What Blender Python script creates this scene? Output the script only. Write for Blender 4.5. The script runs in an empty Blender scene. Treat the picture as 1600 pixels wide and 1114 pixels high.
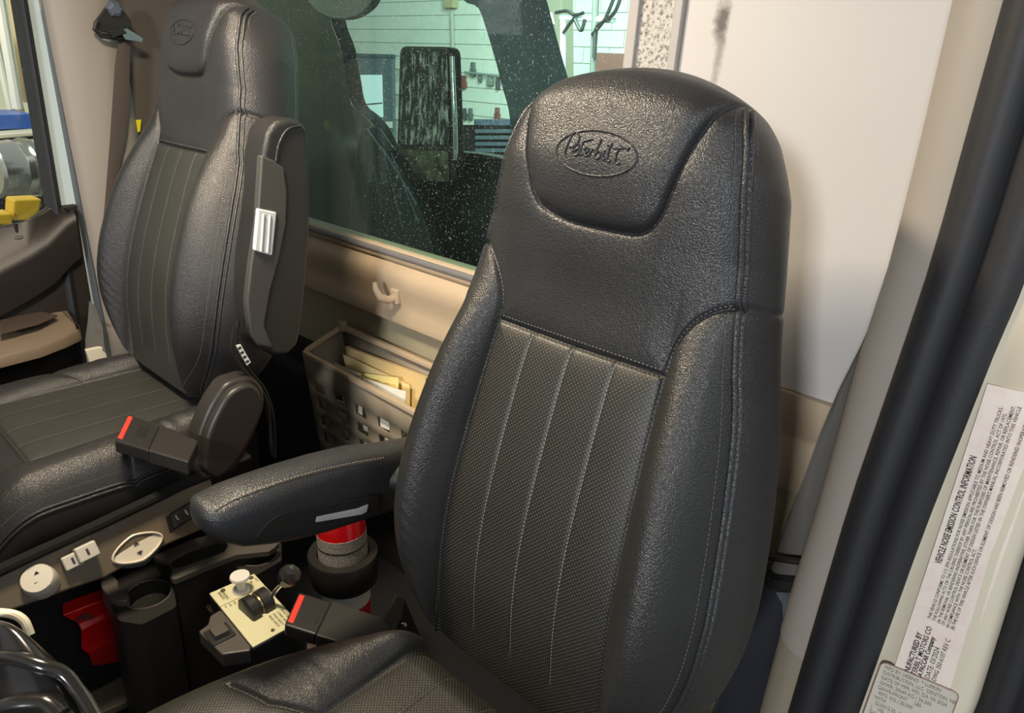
import bpy, bmesh, math, random
import numpy as np
from mathutils import Vector, Matrix
random.seed(4); rng = np.random.default_rng(4)
D = bpy.data; SC = bpy.context.scene; COL = SC.collection

# ------------------------------------------------------------------ camera, world, lights, exposure
CAM = np.array([0.0, 0.0, 1.42]); F = 1080.0
PITCH, YAW, ROLL = .378, .71, .0643
_cp, _sp = math.cos(PITCH), math.sin(PITCH)
FW = np.array([-math.sin(YAW)*_cp, math.cos(YAW)*_cp, -_sp])
_r = np.cross(FW, [0, 0, 1]); _r /= np.linalg.norm(_r); _u = np.cross(_r, FW)
RT = math.cos(ROLL)*_r + math.sin(ROLL)*_u
UP = -math.sin(ROLL)*_r + math.cos(ROLL)*_u
cd = D.cameras.new('camera'); cam = D.objects.new('camera', cd); COL.objects.link(cam)
cd.sensor_width = 36; cd.lens = 36*F/1600; cd.clip_start = .02
cam.matrix_world = Matrix(((RT[0], UP[0], -FW[0], CAM[0]), (RT[1], UP[1], -FW[1], CAM[1]), (RT[2], UP[2], -FW[2], CAM[2]), (0, 0, 0, 1)))
SC.camera = cam
SC.view_settings.view_transform = 'Standard'; SC.view_settings.look = 'None'
SC.view_settings.gamma = 1; SC.view_settings.use_curve_mapping = False
SC.view_settings.exposure = 0.0
w = D.worlds.new('garage_air'); SC.world = w; w.use_nodes = True
w.node_tree.nodes['Background'].inputs[0].default_value = (.80, .87, .90, 1)
w.node_tree.nodes['Background'].inputs[1].default_value = .36

def area(name, loc, target, size, power, col, sy=None):
    l = D.lights.new(name, 'AREA'); l.energy = power; l.color = col
    l.shape = 'RECTANGLE'; l.size = size; l.size_y = sy or size
    o = D.objects.new(name, l); COL.objects.link(o); o.location = loc
    o.rotation_euler = (Vector(target)-Vector(loc)).to_track_quat('-Z', 'Y').to_euler()
    return o
area('garage_lamp_front', (.55, -3.0, 2.05), (-.6, .9, 1.1), .45, 96, (.96, .98, 1))
area('garage_lamp_door', (2.6, .2, 3.2), (-.6, .7, .9), 1.2, 30, (.93, .97, 1))
area('cab_dome_lamp', (-1.1, .30, 1.93), (-1.1, .38, 0), .22, 27, (1, .84, .62))
area('garage_lamp_rear', (-4.5, 5.0, 3.6), (-5.5, 8, 1.2), 2.5, 700, (.86, 1, .96))
area('garage_lamp_side', (-5.5, -.5, 3.4), (-9, 2.2, 1.2), 1.6, 230, (1, 1, .95))

def P(axis, val, x, y):
    """point of the plane axis=val that the photograph shows at pixel x, y"""
    d = FW + RT*(x-800)/F - UP*(y-557)/F
    i = 'xyz'.index(axis); t = (val-CAM[i])/d[i]
    return CAM + d*t

# ------------------------------------------------------------------ materials
def srgb(r, g, b):
    f = lambda c: ((c/255+.055)/1.055)**2.4 if c/255 > .04045 else c/255/12.92
    return (f(r), f(g), f(b), 1)
MATS = {}
def mat(name, col, rough=.5, metal=0, bump=None, bs=400, bstr=.3, bdist=.001, var=0, vs=6, spec=.5, coat=0, emit=0):
    if name in MATS: return MATS[name]
    m = D.materials.new(name); m.use_nodes = True; nt = m.node_tree; N = nt.nodes; L = nt.links
    b = N['Principled BSDF']
    b.inputs['Base Color'].default_value = col; b.inputs['Roughness'].default_value = rough
    b.inputs['Metallic'].default_value = metal; b.inputs['Specular IOR Level'].default_value = spec
    b.inputs['Coat Weight'].default_value = coat; b.inputs['Coat Roughness'].default_value = .15
    if emit: b.inputs['Emission Color'].default_value = col; b.inputs['Emission Strength'].default_value = emit
    tc = N.new('ShaderNodeTexCoord')
    if var:
        nz = N.new('ShaderNodeTexNoise'); nz.inputs['Scale'].default_value = vs; nz.inputs['Detail'].default_value = 5
        L.new(tc.outputs['Object'], nz.inputs['Vector'])
        mr = N.new('ShaderNodeMapRange'); mr.inputs[1].default_value = .3; mr.inputs[2].default_value = .7
        mr.inputs[3].default_value = 1-var; mr.inputs[4].default_value = 1+var
        L.new(nz.outputs[0], mr.inputs[0])
        mx = N.new('ShaderNodeMix'); mx.data_type = 'RGBA'; mx.blend_type = 'MULTIPLY'; mx.inputs[0].default_value = 1
        mx.inputs[6].default_value = col
        L.new(mr.outputs[0], mx.inputs[7]); L.new(mx.outputs[2], b.inputs['Base Color'])
    if bump:
        if bump == 'leather':
            t = N.new('ShaderNodeTexVoronoi'); t.feature = 'F1'; t.inputs['Scale'].default_value = bs
            nz2 = N.new('ShaderNodeTexNoise'); nz2.inputs['Scale'].default_value = bs*.35; nz2.inputs['Detail'].default_value = 3
            vm = N.new('ShaderNodeVectorMath'); vm.operation = 'MULTIPLY_ADD'; vm.inputs[1].default_value = (.004,)*3
            L.new(tc.outputs['Object'], nz2.inputs['Vector']); L.new(nz2.outputs['Color'], vm.inputs[0]); L.new(tc.outputs['Object'], vm.inputs[2])
            L.new(vm.outputs[0], t.inputs['Vector']); out = t.outputs['Distance']; inv = True
        elif bump == 'weave':
            t = N.new('ShaderNodeTexWave'); t.wave_type = 'BANDS'; t.bands_direction = 'DIAGONAL'; t.inputs['Scale'].default_value = bs
            L.new(tc.outputs['Object'], t.inputs['Vector']); out = t.outputs[0]; inv = False
        else:
            t = N.new('ShaderNodeTexNoise'); t.inputs['Scale'].default_value = bs; t.inputs['Detail'].default_value = 3
            L.new(tc.outputs['Object'], t.inputs['Vector']); out = t.outputs[0]; inv = False
        bp = N.new('ShaderNodeBump'); bp.inputs['Strength'].default_value = bstr; bp.inputs['Distance'].default_value = bdist; bp.invert = inv
        L.new(out, bp.inputs['Height']); L.new(bp.outputs[0], b.inputs['Normal'])
    MATS[name] = m; return m

def leather(name, col, rough=.46, perf=False, grain=.55, wrinkle=.0):
    m = mat(name, col, rough, bump='leather', bs=560, bstr=grain, bdist=.0010, var=.12, vs=9, spec=.62)
    nt = m.node_tree; N = nt.nodes; L = nt.links; b = N['Principled BSDF']
    rz = N.new('ShaderNodeTexNoise'); rz.inputs['Scale'].default_value = 7; tc = N.new('ShaderNodeTexCoord')
    L.new(tc.outputs['Object'], rz.inputs['Vector'])
    mr = N.new('ShaderNodeMapRange'); mr.inputs[3].default_value = rough-.07; mr.inputs[4].default_value = rough+.09
    L.new(rz.outputs[0], mr.inputs[0]); L.new(mr.outputs[0], b.inputs['Roughness'])
    if perf:
        uv = N.new('ShaderNodeUVMap'); outs = []
        for off in (0, .5):
            sc = N.new('ShaderNodeVectorMath'); sc.operation = 'MULTIPLY_ADD'; sc.inputs[1].default_value = (1/.0062, 1/.0062, 0)
            sc.inputs[2].default_value = (off, off, 0); L.new(uv.outputs[0], sc.inputs[0])
            fr = N.new('ShaderNodeVectorMath'); fr.operation = 'FRACTION'; L.new(sc.outputs[0], fr.inputs[0])
            sb = N.new('ShaderNodeVectorMath'); sb.operation = 'SUBTRACT'; sb.inputs[1].default_value = (.5, .5, 0); L.new(fr.outputs[0], sb.inputs[0])
            ln = N.new('ShaderNodeVectorMath'); ln.operation = 'LENGTH'; L.new(sb.outputs[0], ln.inputs[0]); outs.append(ln.outputs['Value'])
        mn = N.new('ShaderNodeMath'); mn.operation = 'MINIMUM'; L.new(outs[0], mn.inputs[0]); L.new(outs[1], mn.inputs[1])
        st = N.new('ShaderNodeMapRange'); st.inputs[1].default_value = .09; st.inputs[2].default_value = .17; st.inputs[3].default_value = 1; st.inputs[4].default_value = 0
        L.new(mn.outputs[0], st.inputs[0])
        mx = N.new('ShaderNodeMix'); mx.data_type = 'RGBA'; mx.inputs[7].default_value = srgb(98, 95, 84)  # pale dots: light on the hole rims put into colour, over pale foam
        old = b.inputs['Base Color'].links[0].from_socket
        L.new(st.outputs[0], mx.inputs[0]); L.new(old, mx.inputs[6]); L.new(mx.outputs[2], b.inputs['Base Color'])
    return m

M_LE = leather('black_leather', srgb(42, 42, 44), rough=.37)
M_LB = leather('black_leather_bolster', srgb(39, 38, 38), rough=.37)
M_PF = leather('perforated_leather', srgb(29, 28, 25), rough=.48, perf=True, grain=.3)
M_CH = leather('ribbed_leather', srgb(52, 52, 48), rough=.45)
M_SKIRT = mat('shaded_skirt', srgb(20, 20, 20), .6)  # leather skirt, its shade put into this darker colour
M_ST = mat('stitch_thread', srgb(132, 130, 124), .7)
M_SD = mat('dark_thread', srgb(92, 90, 86), .7)
M_BP = mat('black_plastic', srgb(36, 34, 33), .42, bump='noise', bs=900, bstr=.15)
M_BD = mat('dark_void_plastic', srgb(20, 19, 19), .55)
M_SEAT = mat('seat_cover_plastic', srgb(44, 40, 37), .4, bump='noise', bs=900, bstr=.15)
M_TAN = mat('tan_trim', srgb(192, 172, 146), .45, bump='noise', bs=700, bstr=.12, var=.04, vs=4)
M_TAN2 = mat('tan_panel', srgb(170, 160, 134), .55, bump='noise', bs=700, bstr=.12, var=.05, vs=4)
M_BRN = mat('brown_panel', srgb(98, 86, 70), .5, bump='noise', bs=900, bstr=.15, var=.06)
M_GRY = mat('grey_button_plastic', srgb(186, 180, 168), .45)
M_LGT = mat('pale_grey_plastic', srgb(205, 203, 196), .4)
M_RED = mat('red_plastic', srgb(205, 12, 12), .35)
M_REDP = mat('red_paint', srgb(190, 14, 22), .25, coat=.4)
M_BTN = mat('red_button', srgb(214, 60, 48), .4)
M_MET = mat('steel', srgb(170, 170, 168), .3, 1)
M_CHR = mat('chrome', srgb(215, 215, 212), .12, 1)
M_CARP = mat('black_carpet', srgb(26, 26, 29), .95, bump='noise', bs=500, bstr=.6)
M_MAT = mat('floor_mat', srgb(112, 103, 90), .7, bump='noise', bs=300, bstr=.3, var=.1)
M_BELT = mat('belt_webbing', srgb(110, 106, 101), .65, bump='weave', bs=420, bstr=.6)
M_BELTD = mat('dark_belt_webbing', srgb(82, 72, 66), .65, bump='weave', bs=420, bstr=.5)
M_RUB = mat('black_rubber', srgb(40, 40, 43), .6, bump='noise', bs=250, bstr=.2, var=.1)
M_CREAM = mat('cream_paint', srgb(214, 204, 184), .35, coat=.3)
M_PLATE = mat('cream_plate', srgb(206, 202, 164), .4)
M_INK = mat('ink', srgb(48, 44, 44), .6)
M_PAPER = mat('white_paper', srgb(232, 228, 214), .7)
M_YEL = mat('yellow_paper', srgb(232, 214, 160), .7)
M_MAN = mat('manila_paper', srgb(222, 196, 140), .7)
M_GLOSS = mat('glossy_black', srgb(34, 32, 31), .2, coat=.5, bump='noise', bs=30, bstr=.12, bdist=.004)

# wall material with the greasy black rub mark
def wall_mat():
    m = mat('grey_wall_vinyl', srgb(204, 200, 197), .5, bump='noise', bs=600, bstr=.1, var=.03, vs=3)
    nt = m.node_tree; N = nt.nodes; L = nt.links; b = N['Principled BSDF']
    tc = N.new('ShaderNodeTexCoord'); prev = b.inputs['Base Color'].links[0].from_socket
    nz = N.new('ShaderNodeTexNoise'); nz.inputs['Scale'].default_value = 60; nz.inputs['Detail'].default_value = 6; L.new(tc.outputs['Object'], nz.inputs['Vector'])
    for (px, py, sx, sz, st) in ((1128, 32, .013, .03, 1.0), (1124, 80, .008, .06, .55)):
        c = P('y', 1.12, px, py)
        s = N.new('ShaderNodeVectorMath'); s.operation = 'SUBTRACT'; s.inputs[1].default_value = c; L.new(tc.outputs['Object'], s.inputs[0])
        k = N.new('ShaderNodeVectorMath'); k.operation = 'MULTIPLY'; k.inputs[1].default_value = (1/sx, 0, 1/sz); L.new(s.outputs[0], k.inputs[0])
        ln = N.new('ShaderNodeVectorMath'); ln.operation = 'LENGTH'; L.new(k.outputs[0], ln.inputs[0])
        ad = N.new('ShaderNodeMath'); ad.operation = 'MULTIPLY_ADD'; ad.inputs[1].default_value = 1.6; L.new(nz.outputs[0], ad.inputs[0]); L.new(ln.outputs['Value'], ad.inputs[2])
        mr = N.new('ShaderNodeMapRange'); mr.inputs[1].default_value = 1.2; mr.inputs[2].default_value = 2.1; mr.inputs[3].default_value = st; mr.inputs[4].default_value = 0; L.new(ad.outputs[0], mr.inputs[0])
        mx = N.new('ShaderNodeMix'); mx.data_type = 'RGBA'; mx.inputs[7].default_value = srgb(96, 92, 88); L.new(mr.outputs[0], mx.inputs[0]); L.new(prev, mx.inputs[6]); prev = mx.outputs[2]
    L.new(prev, b.inputs['Base Color']); return m
M_WALL = wall_mat()

def speckle_mat(name, base, spot, scale, lo, hi, rough=.5):
    m = mat(name, base, rough); nt = m.node_tree; N = nt.nodes; L = nt.links; b = N['Principled BSDF']
    tc = N.new('ShaderNodeTexCoord'); nz = N.new('ShaderNodeTexNoise'); nz.inputs['Scale'].default_value = scale; nz.inputs['Detail'].default_value = 8
    nz.inputs['Roughness'].default_value = .7
    L.new(tc.outputs['Object'], nz.inputs['Vector'])
    mr = N.new('ShaderNodeMapRange'); mr.inputs[1].default_value = lo; mr.inputs[2].default_value = hi; L.new(nz.outputs[0], mr.inputs[0])
    mx = N.new('ShaderNodeMix'); mx.data_type = 'RGBA'; mx.inputs[6].default_value = base; mx.inputs[7].default_value = spot
    L.new(mr.outputs[0], mx.inputs[0]); L.new(mx.outputs[2], b.inputs['Base Color']); return m

def glass_mat(name, tint, dirt):
    m = D.materials.new(name); m.use_nodes = True; nt = m.node_tree; N = nt.nodes; L = nt.links
    N.remove(N['Principled BSDF']); out = N['Material Output']
    tr = N.new('ShaderNodeBsdfTransparent'); tr.inputs[0].default_value = tint
    gl = N.new('ShaderNodeBsdfGlossy'); gl.inputs['Roughness'].default_value = .02
    fr = N.new('ShaderNodeLayerWeight'); fr.inputs[0].default_value = .5
    pw = N.new('ShaderNodeMath'); pw.operation = 'POWER'; pw.inputs[1].default_value = 5; L.new(fr.outputs['Facing'], pw.inputs[0])
    fm = N.new('ShaderNodeMath'); fm.operation = 'MULTIPLY_ADD'; fm.inputs[1].default_value = .93; fm.inputs[2].default_value = .04; L.new(pw.outputs[0], fm.inputs[0])
    mx = N.new('ShaderNodeMixShader'); L.new(fm.outputs[0], mx.inputs[0]); L.new(tr.outputs[0], mx.inputs[1]); L.new(gl.outputs[0], mx.inputs[2])
    tc = N.new('ShaderNodeTexCoord'); nz = N.new('ShaderNodeTexNoise'); nz.inputs['Scale'].default_value = 230; nz.inputs['Detail'].default_value = 2
    L.new(tc.outputs['Object'], nz.inputs['Vector'])
    mr = N.new('ShaderNodeMapRange'); mr.inputs[1].default_value = .66; mr.inputs[2].default_value = .74; mr.inputs[3].default_value = dirt*.1; mr.inputs[4].default_value = dirt*6
    L.new(nz.outputs[0], mr.inputs[0])
    df = N.new('ShaderNodeBsdfDiffuse'); df.inputs[0].default_value = srgb(190, 200, 195)
    m2 = N.new('ShaderNodeMixShader'); L.new(mr.outputs[0], m2.inputs[0]); L.new(mx.outputs[0], m2.inputs[1]); L.new(df.outputs[0], m2.inputs[2])
    L.new(m2.outputs[0], out.inputs[0]); return m
M_GL = glass_mat('rear_glass', (.76, .90, .85, 1), .07)
M_GL2 = glass_mat('door_glass', (.95, .97, .96, 1), .04)

# ------------------------------------------------------------------ mesh helpers
def unit(v): v = np.array(v, float); return v/(np.linalg.norm(v)+1e-12)
class MB:
    def __init__(s): s.v = []; s.f = []; s.uv = None
    def add(s, v, f):
        n = len(s.v); s.v += [tuple(map(float, p)) for p in v]; s.f += [tuple(i+n for i in q) for q in f]; return s
    def prism(s, pts, ext):
        """closed outline pts pushed along ext"""
        n = len(pts); a = [np.array(p, float) for p in pts]; e = np.array(ext, float)
        s.add(a+[p+e for p in a], [tuple(range(n))[::-1], tuple(range(n, 2*n))]+[(i, (i+1) % n, (i+1) % n+n, i+n) for i in range(n)]); return s
    def box(s, c, X, Y, Z):
        c, X, Y, Z = [np.array(q, float) for q in (c, X, Y, Z)]
        return s.prism([c-X-Y-Z, c+X-Y-Z, c+X+Y-Z, c-X+Y-Z], 2*Z)
    def aabox(s, lo, hi):
        lo = np.array(lo, float); hi = np.array(hi, float); h = (hi-lo)/2
        return s.box((lo+hi)/2, (h[0], 0, 0), (0, h[1], 0), (0, 0, h[2]))
    def loft(s, rings, closed=True, cap=True):
        n = len(rings[0]); v = [p for r in rings for p in r]; f = []
        for k in range(len(rings)-1):
            for i in range(n if closed else n-1):
                j = (i+1) % n; f.append((k*n+i, k*n+j, (k+1)*n+j, (k+1)*n+i))
        if cap and closed: f += [tuple(range(n))[::-1], tuple(range((len(rings)-1)*n, len(rings)*n))]
        return s.add(v, f)
    def tube(s, pts, r, n=10, cap=True):
        pts = [np.array(p, float) for p in pts]; rr = r if hasattr(r, '__len__') else [r]*len(pts)
        rings = []; ref = None
        for i, p in enumerate(pts):
            t = unit(pts[min(i+1, len(pts)-1)]-pts[max(i-1, 0)])
            if ref is None: ref = np.cross(t, (0, 0, 1) if abs(t[2]) < .9 else (1, 0, 0))
            ref = unit(ref-t*(ref@t)); b = np.cross(t, ref)
            rings.append([p+rr[i]*(math.cos(a)*ref+math.sin(a)*b) for a in np.linspace(0, 2*math.pi, n, endpoint=False)])
        return s.loft(rings, True, cap)
    def lathe(s, c, axis, prof, n=40):
        """prof: (distance along axis, radius)"""
        c = np.array(c, float); ax = unit(axis); return s.tube_prof(c, ax, prof, n)
    def tube_prof(s, c, ax, prof, n):
        a = unit(np.cross(ax, (0, 0, 1) if abs(ax[2]) < .9 else (1, 0, 0))); b = np.cross(ax, a)
        s.loft([[c+ax*h+r*(math.cos(t)*a+math.sin(t)*b) for t in np.linspace(0, 2*math.pi, n, endpoint=False)] for h, r in prof]); return s

def fin(name, mb, m, parent=None, bevel=0, seg=2, ang=35, solid=0, sub=0, flat=False):
    me = D.meshes.new(name); me.from_pydata(mb.v, [], mb.f); me.update()
    bm = bmesh.new(); bm.from_mesh(me); bmesh.ops.remove_doubles(bm, verts=bm.verts, dist=1e-6)
    bmesh.ops.recalc_face_normals(bm, faces=bm.faces); bm.to_mesh(me); bm.free()
    o = D.objects.new(name, me); COL.objects.link(o); me.materials.append(m)
    if not flat:
        me.polygons.foreach_set('use_smooth', [True]*len(me.polygons))
        if not sub: me.set_sharp_from_angle(angle=math.radians(ang))
    if solid:
        sm = o.modifiers.new('solid', 'SOLIDIFY'); sm.thickness = solid; sm.offset = 0
    if bevel:
        bv = o.modifiers.new('bevel', 'BEVEL'); bv.width = bevel; bv.segments = seg; bv.limit_method = 'ANGLE'; bv.angle_limit = math.radians(30); bv.harden_normals = True
    if sub:
        sd = o.modifiers.new('sub', 'SUBSURF'); sd.levels = sub; sd.render_levels = sub
    if parent is not None: attach(o, parent)
    return o
def wloc(o):
    v = Vector((0, 0, 0))
    while o is not None: v = v+o.location; o = o.parent
    return v
def attach(o, parent):
    """parent o, keeping its world-space shape; every parent is unrotated"""
    pl = wloc(parent)
    if o.type == 'MESH' and o.location.length == 0:
        if pl.length > 0: o.data.transform(Matrix.Translation(-pl))
    else: o.location = o.location-pl
    o.parent = parent
def tag(o, label, cat, group=None):
    o['label'] = label; o['category'] = cat
    if group: o['group'] = group
    return o
def struct(o, label=None, cat=None):
    o['kind'] = 'structure'
    if label: o['label'] = label
    if cat: o['category'] = cat
    return o
def thing(name, label, cat, loc, group=None):
    o = D.objects.new(name, None); o.empty_display_size = .05; COL.objects.link(o); o.location = loc; return tag(o, label, cat, group)
def stuff(o): o['kind'] = 'stuff'; return o

def text(name, s, m, origin, xdir, ydir, size, parent=None, xs=1, ext=.0002, shear=0, outline=0, align='LEFT', bold=0, spacing=1):
    c = D.curves.new(name, 'FONT'); c.body = s; c.size = size; c.extrude = ext; c.shear = shear; c.align_x = align; c.resolution_u = 2
    c.space_character = spacing
    if outline: c.fill_mode = 'NONE'; c.bevel_depth = outline; c.bevel_resolution = 1; c.extrude = 0
    if bold: c.offset = bold
    t = D.objects.new(name+'_tmp', c); COL.objects.link(t)
    bpy.context.view_layer.update()
    me = D.meshes.new_from_object(t.evaluated_get(bpy.context.evaluated_depsgraph_get()))
    D.objects.remove(t); D.curves.remove(c)
    X = unit(xdir); Y = np.array(ydir, float); Y = unit(Y-X*(X@Y)); Z = np.cross(X, Y); X = X*xs
    me.transform(Matrix(((X[0], Y[0], Z[0], origin[0]), (X[1], Y[1], Z[1], origin[1]), (X[2], Y[2], Z[2], origin[2]), (0, 0, 0, 1))))
    me.materials.clear(); me.materials.append(m)
    o = D.objects.new(name, me); COL.objects.link(o)
    if parent is not None: attach(o, parent)
    return o

def herm(xs, ys):
    xs = np.array(xs, float); ys = np.array(ys, float); d = np.gradient(ys, xs)
    sl = np.diff(ys)/np.diff(xs)
    for i in range(1, len(xs)-1):
        if sl[i-1]*sl[i] <= 0: d[i] = 0
        else: d[i] = np.sign(sl[i])*min(abs(d[i]), 3*abs(sl[i-1]), 3*abs(sl[i]))
    def f(x):
        x = np.clip(np.asarray(x, float), xs[0], xs[-1]); i = np.clip(np.searchsorted(xs, x)-1, 0, len(xs)-2)
        h = xs[i+1]-xs[i]; t = (x-xs[i])/h
        return (2*t**3-3*t**2+1)*ys[i]+(t**3-2*t**2+t)*h*d[i]+(-2*t**3+3*t**2)*ys[i+1]+(t**3-t**2)*h*d[i+1]
    return f
def polydist(U, V, lines):
    d = np.full(U.shape, 9.)
    for ln in lines:
        for (a, b), (c, e) in zip(ln[:-1], ln[1:]):
            du, dv = c-a, e-b; L2 = du*du+dv*dv+1e-12
            t = np.clip(((U-a)*du+(V-b)*dv)/L2, 0, 1)
            d = np.minimum(d, np.hypot(U-a-t*du, V-b-t*dv))
    return d
def smoothline(pts, n=8):
    p = np.array(pts, float); t = np.concatenate([[0], np.cumsum(np.linalg.norm(np.diff(p, axis=0), axis=1))])
    tt = np.linspace(0, t[-1], n*(len(p)-1)+1)
    return np.stack([herm(t, p[:, k])(tt) for k in range(p.shape[1])], 1)
def inpoly(U, V, poly):
    r = np.zeros(U.shape, bool); n = len(poly)
    for i in range(n):
        x1, y1 = poly[i]; x2, y2 = poly[(i+1) % n]
        c = ((y1 > V) != (y2 > V)) & (U < (x2-x1)*(V-y1)/((y2-y1) if y2 != y1 else 1e-9)+x1)
        r ^= c
    return r
def vnormals(Pt, ri, ci):
    """normals of a grid of points"""
    du = np.gradient(Pt, axis=1); dv = np.gradient(Pt, axis=0); n = np.cross(du, dv); return n/(np.linalg.norm(n, axis=2, keepdims=True)+1e-12)
def gridpart(name, Pt, Nn, UVs, mask, m, parent):
    """the cells of a point grid where mask holds, as one mesh with shared normals"""
    R_, C_ = Pt.shape[:2]; idx = np.arange(R_*C_).reshape(R_, C_)
    q = np.stack([idx[:-1, :-1], idx[:-1, 1:], idx[1:, 1:], idx[1:, :-1]], 2)[mask]
    pf = Pt.reshape(-1, 3)[q[::max(1, len(q)//60)]]; gn = np.cross(pf[:, 1]-pf[:, 0], pf[:, 3]-pf[:, 0]); nf = Nn.reshape(-1, 3)[q[::max(1, len(q)//60), 0]]
    if np.sum(gn*nf) < 0: q = q[:, ::-1]
    used, inv = np.unique(q.ravel(), return_inverse=True); f = inv.reshape(-1, 4)
    me = D.meshes.new(name); v = Pt.reshape(-1, 3)[used]; nn = Nn.reshape(-1, 3)[used]
    me.vertices.add(len(v)); me.vertices.foreach_set('co', v.ravel().astype(np.float32))
    me.loops.add(f.size); me.loops.foreach_set('vertex_index', f.ravel().astype(np.int32))
    me.polygons.add(len(f)); me.polygons.foreach_set('loop_start', np.arange(0, f.size, 4, dtype=np.int32))
    me.update(calc_edges=True)
    me.polygons.foreach_set('use_smooth', np.ones(len(f), bool))
    ul = me.uv_layers.new(name='UVMap'); ul.data.foreach_set('uv', UVs.reshape(-1, 2)[used][f.ravel()].ravel().astype(np.float32))
    me.normals_split_custom_set_from_vertices(nn.tolist())
    me.materials.append(m); o = D.objects.new(name, me); COL.objects.link(o)
    if parent is not None: attach(o, parent)
    return o
def dashes(pts, nrm, step, ln, wd, h, mb=None):
    """a row of stitches lying on a path"""
    mb = mb or MB(); p = np.array(pts); t = np.concatenate([[0], np.cumsum(np.linalg.norm(np.diff(p, axis=0), axis=1))])
    k = np.arange(step/2, t[-1], step)
    g = lambda A, s: np.stack([np.interp(s, t, A[:, i]) for i in range(3)], 1)
    c = g(p, k); a = g(p, np.minimum(k+ln/2, t[-1])); b = g(p, np.maximum(k-ln/2, 0)); n = g(np.array(nrm), k)
    for i in range(len(k)):
        tt = a[i]-b[i]; nn = unit(n[i]); y = unit(np.cross(nn, tt))*wd/2
        A, B = b[i]+nn*h*.2, a[i]+nn*h*.2; C_ = c[i]+nn*h
        mb.add([A-y*.6, A+y*.6, C_-y, C_+y, B-y*.6, B+y*.6], [(0, 1, 3, 2), (2, 3, 5, 4)])
    return mb

# ------------------------------------------------------------------ the cab shell
YW = 1.12
def poly(mb, axis, val, px, ext): return mb.prism([P(axis, val, x, y) for x, y in px], ext)
fl = fin('floor', MB().aabox((-2.3, -1.2, -.06), (.1, 1.3, 0)), M_CARP); struct(fl)
ce = fin('ceiling', MB().aabox((-2.3, -.75, 2.0), (-.02, 1.3, 2.05)), mat('headliner', srgb(176, 168, 156), .8)); struct(ce)
XR = P('y', YW, 1062, 60)[0]; XS = P('y', YW, 985, 50)[0]
wr = fin('wall_rear', MB().aabox((XR+.004, YW, .965), (-.20, YW+.06, 2.0)), M_WALL, bevel=.003); struct(wr)
wu = fin('trim_1', MB().aabox((-2.3, YW, 1.72), (XR, YW+.05, 2.0)), M_WALL, bevel=.004); struct(wu)
wl = fin('trim_2', MB().aabox((-2.3, YW+.012, .0), (-.20, YW+.06, .80)), M_TAN2); struct(wl)
# ledge under the window: a long moulding
prof = [(YW+.05, 1.0), (YW+.004, 1.002), (YW-.010, .995), (YW-.016, .984), (YW-.012, .972), (YW-.004, .968), (YW-.014, .962), (YW-.026, .95), (YW-.03, .93), (YW-.026, .905), (YW-.018, .88), (YW-.016, .85), (YW-.022, .825), (YW-.02, .812), (YW-.004, .806), (YW+.05, .806)]
mb = MB(); mb.loft([[(x, y, z) for y, z in prof] for x in (-2.3, P('y', YW, 1069, 300)[0])])
struct(fin('trim_3', mb, M_TAN, ang=50))
mb = MB(); mb.loft([[(x, y-.0, z) for y, z in [(YW+.05, .965), (YW-.012, .965), (YW-.014, .95), (YW-.010, .9), (YW-.004, .892), (YW-.004, .882), (YW-.010, .872), (YW-.010, .80), (YW-.004, .786), (YW+.05, .786)]] for x in (P('y', YW, 1069, 300)[0]+.0005, -.20)])
struct(fin('trim_4', mb, M_TAN, ang=50))
# grey rubber seal along the sill
mb = MB(); mb.tube([(-2.25, YW-.012, .991), (XS, YW-.012, .991)], .0085, 10); struct(fin('trim_5', mb, mat('grey_seal', srgb(120, 118, 120), .45)))
# narrow strip beside the window
mb = MB().aabox((XS, YW-.014, 1.0), (XS+.02, YW+.04, 1.75)); mb.aabox((XR-.012, YW-.012, .966), (XR+.004, YW+.04, 1.75))
struct(fin('trim_6', mb, mat('pale_strip', srgb(178, 174, 172), .45), bevel=.003))
struct(fin('trim_7', MB().aabox((XS+.02, YW-.004, .966), (XR-.012, YW+.04, 1.75)), speckle_mat('worn_strip', srgb(196, 192, 186), srgb(104, 100, 98), 130, .48, .60)))
# rear window
win = fin('window_1', MB().aabox((-2.2, YW+.012, .995), (XS, YW+.018, 1.74)), M_GL); struct(win)
mb = MB().aabox((-2.24, YW-.006, .99), (-2.19, YW+.04, 1.75)); fin('window_frame', mb, M_RUB, win, bevel=.004)
# lower carpet on the rear wall and floor tunnel
struct(fin('trim_8', MB().aabox((-2.2, YW-.02, 0), (-1.66, YW+.012, .62)), M_CARP))

struct(fin('trim_17', MB().aabox((-1.659, YW-.006, 0), (-.75, YW+.012, .53)), M_CARP))
# unseen dashboard, added to keep the front lamp off the lower seats
struct(fin('trim_18', MB().loft([[(x, -.95, .35), (x, -.62, .4), (x, -.50, .75), (x, -.52, 1.08), (x, -.62, 1.13), (x, -1.1, 1.16), (x, -1.1, .35)] for x in (-2.15, -.05)]), M_BD, bevel=.02))
# hook on the ledge
hk = thing('coat_hook', 'small tan coat hook on the ledge under the rear window', 'hook', P('y', YW-.02, 612, 460))
a, b = P('y', YW-.02, 600, 440), P('y', YW-.02, 622, 466)
sx = b[0]-.004; b = b+np.array([0, 0, .010])
fin('hook_arm', MB().tube([(sx-.002, YW-.02, b[2]-.008), (sx-.004, YW-.045, b[2]-.012), (sx-.012, YW-.066, b[2]-.002), (sx-.018, YW-.074, b[2]+.018), (sx-.02, YW-.076, b[2]+.036)], [.012, .011, .010, .0085, .006], 14), M_TAN, hk, ang=60)
fin('hook_base', MB().aabox((sx-.018, YW-.032, b[2]-.026), (sx+.014, YW-.012, b[2]+.016)), M_TAN, hk, bevel=.006, seg=3)

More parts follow.
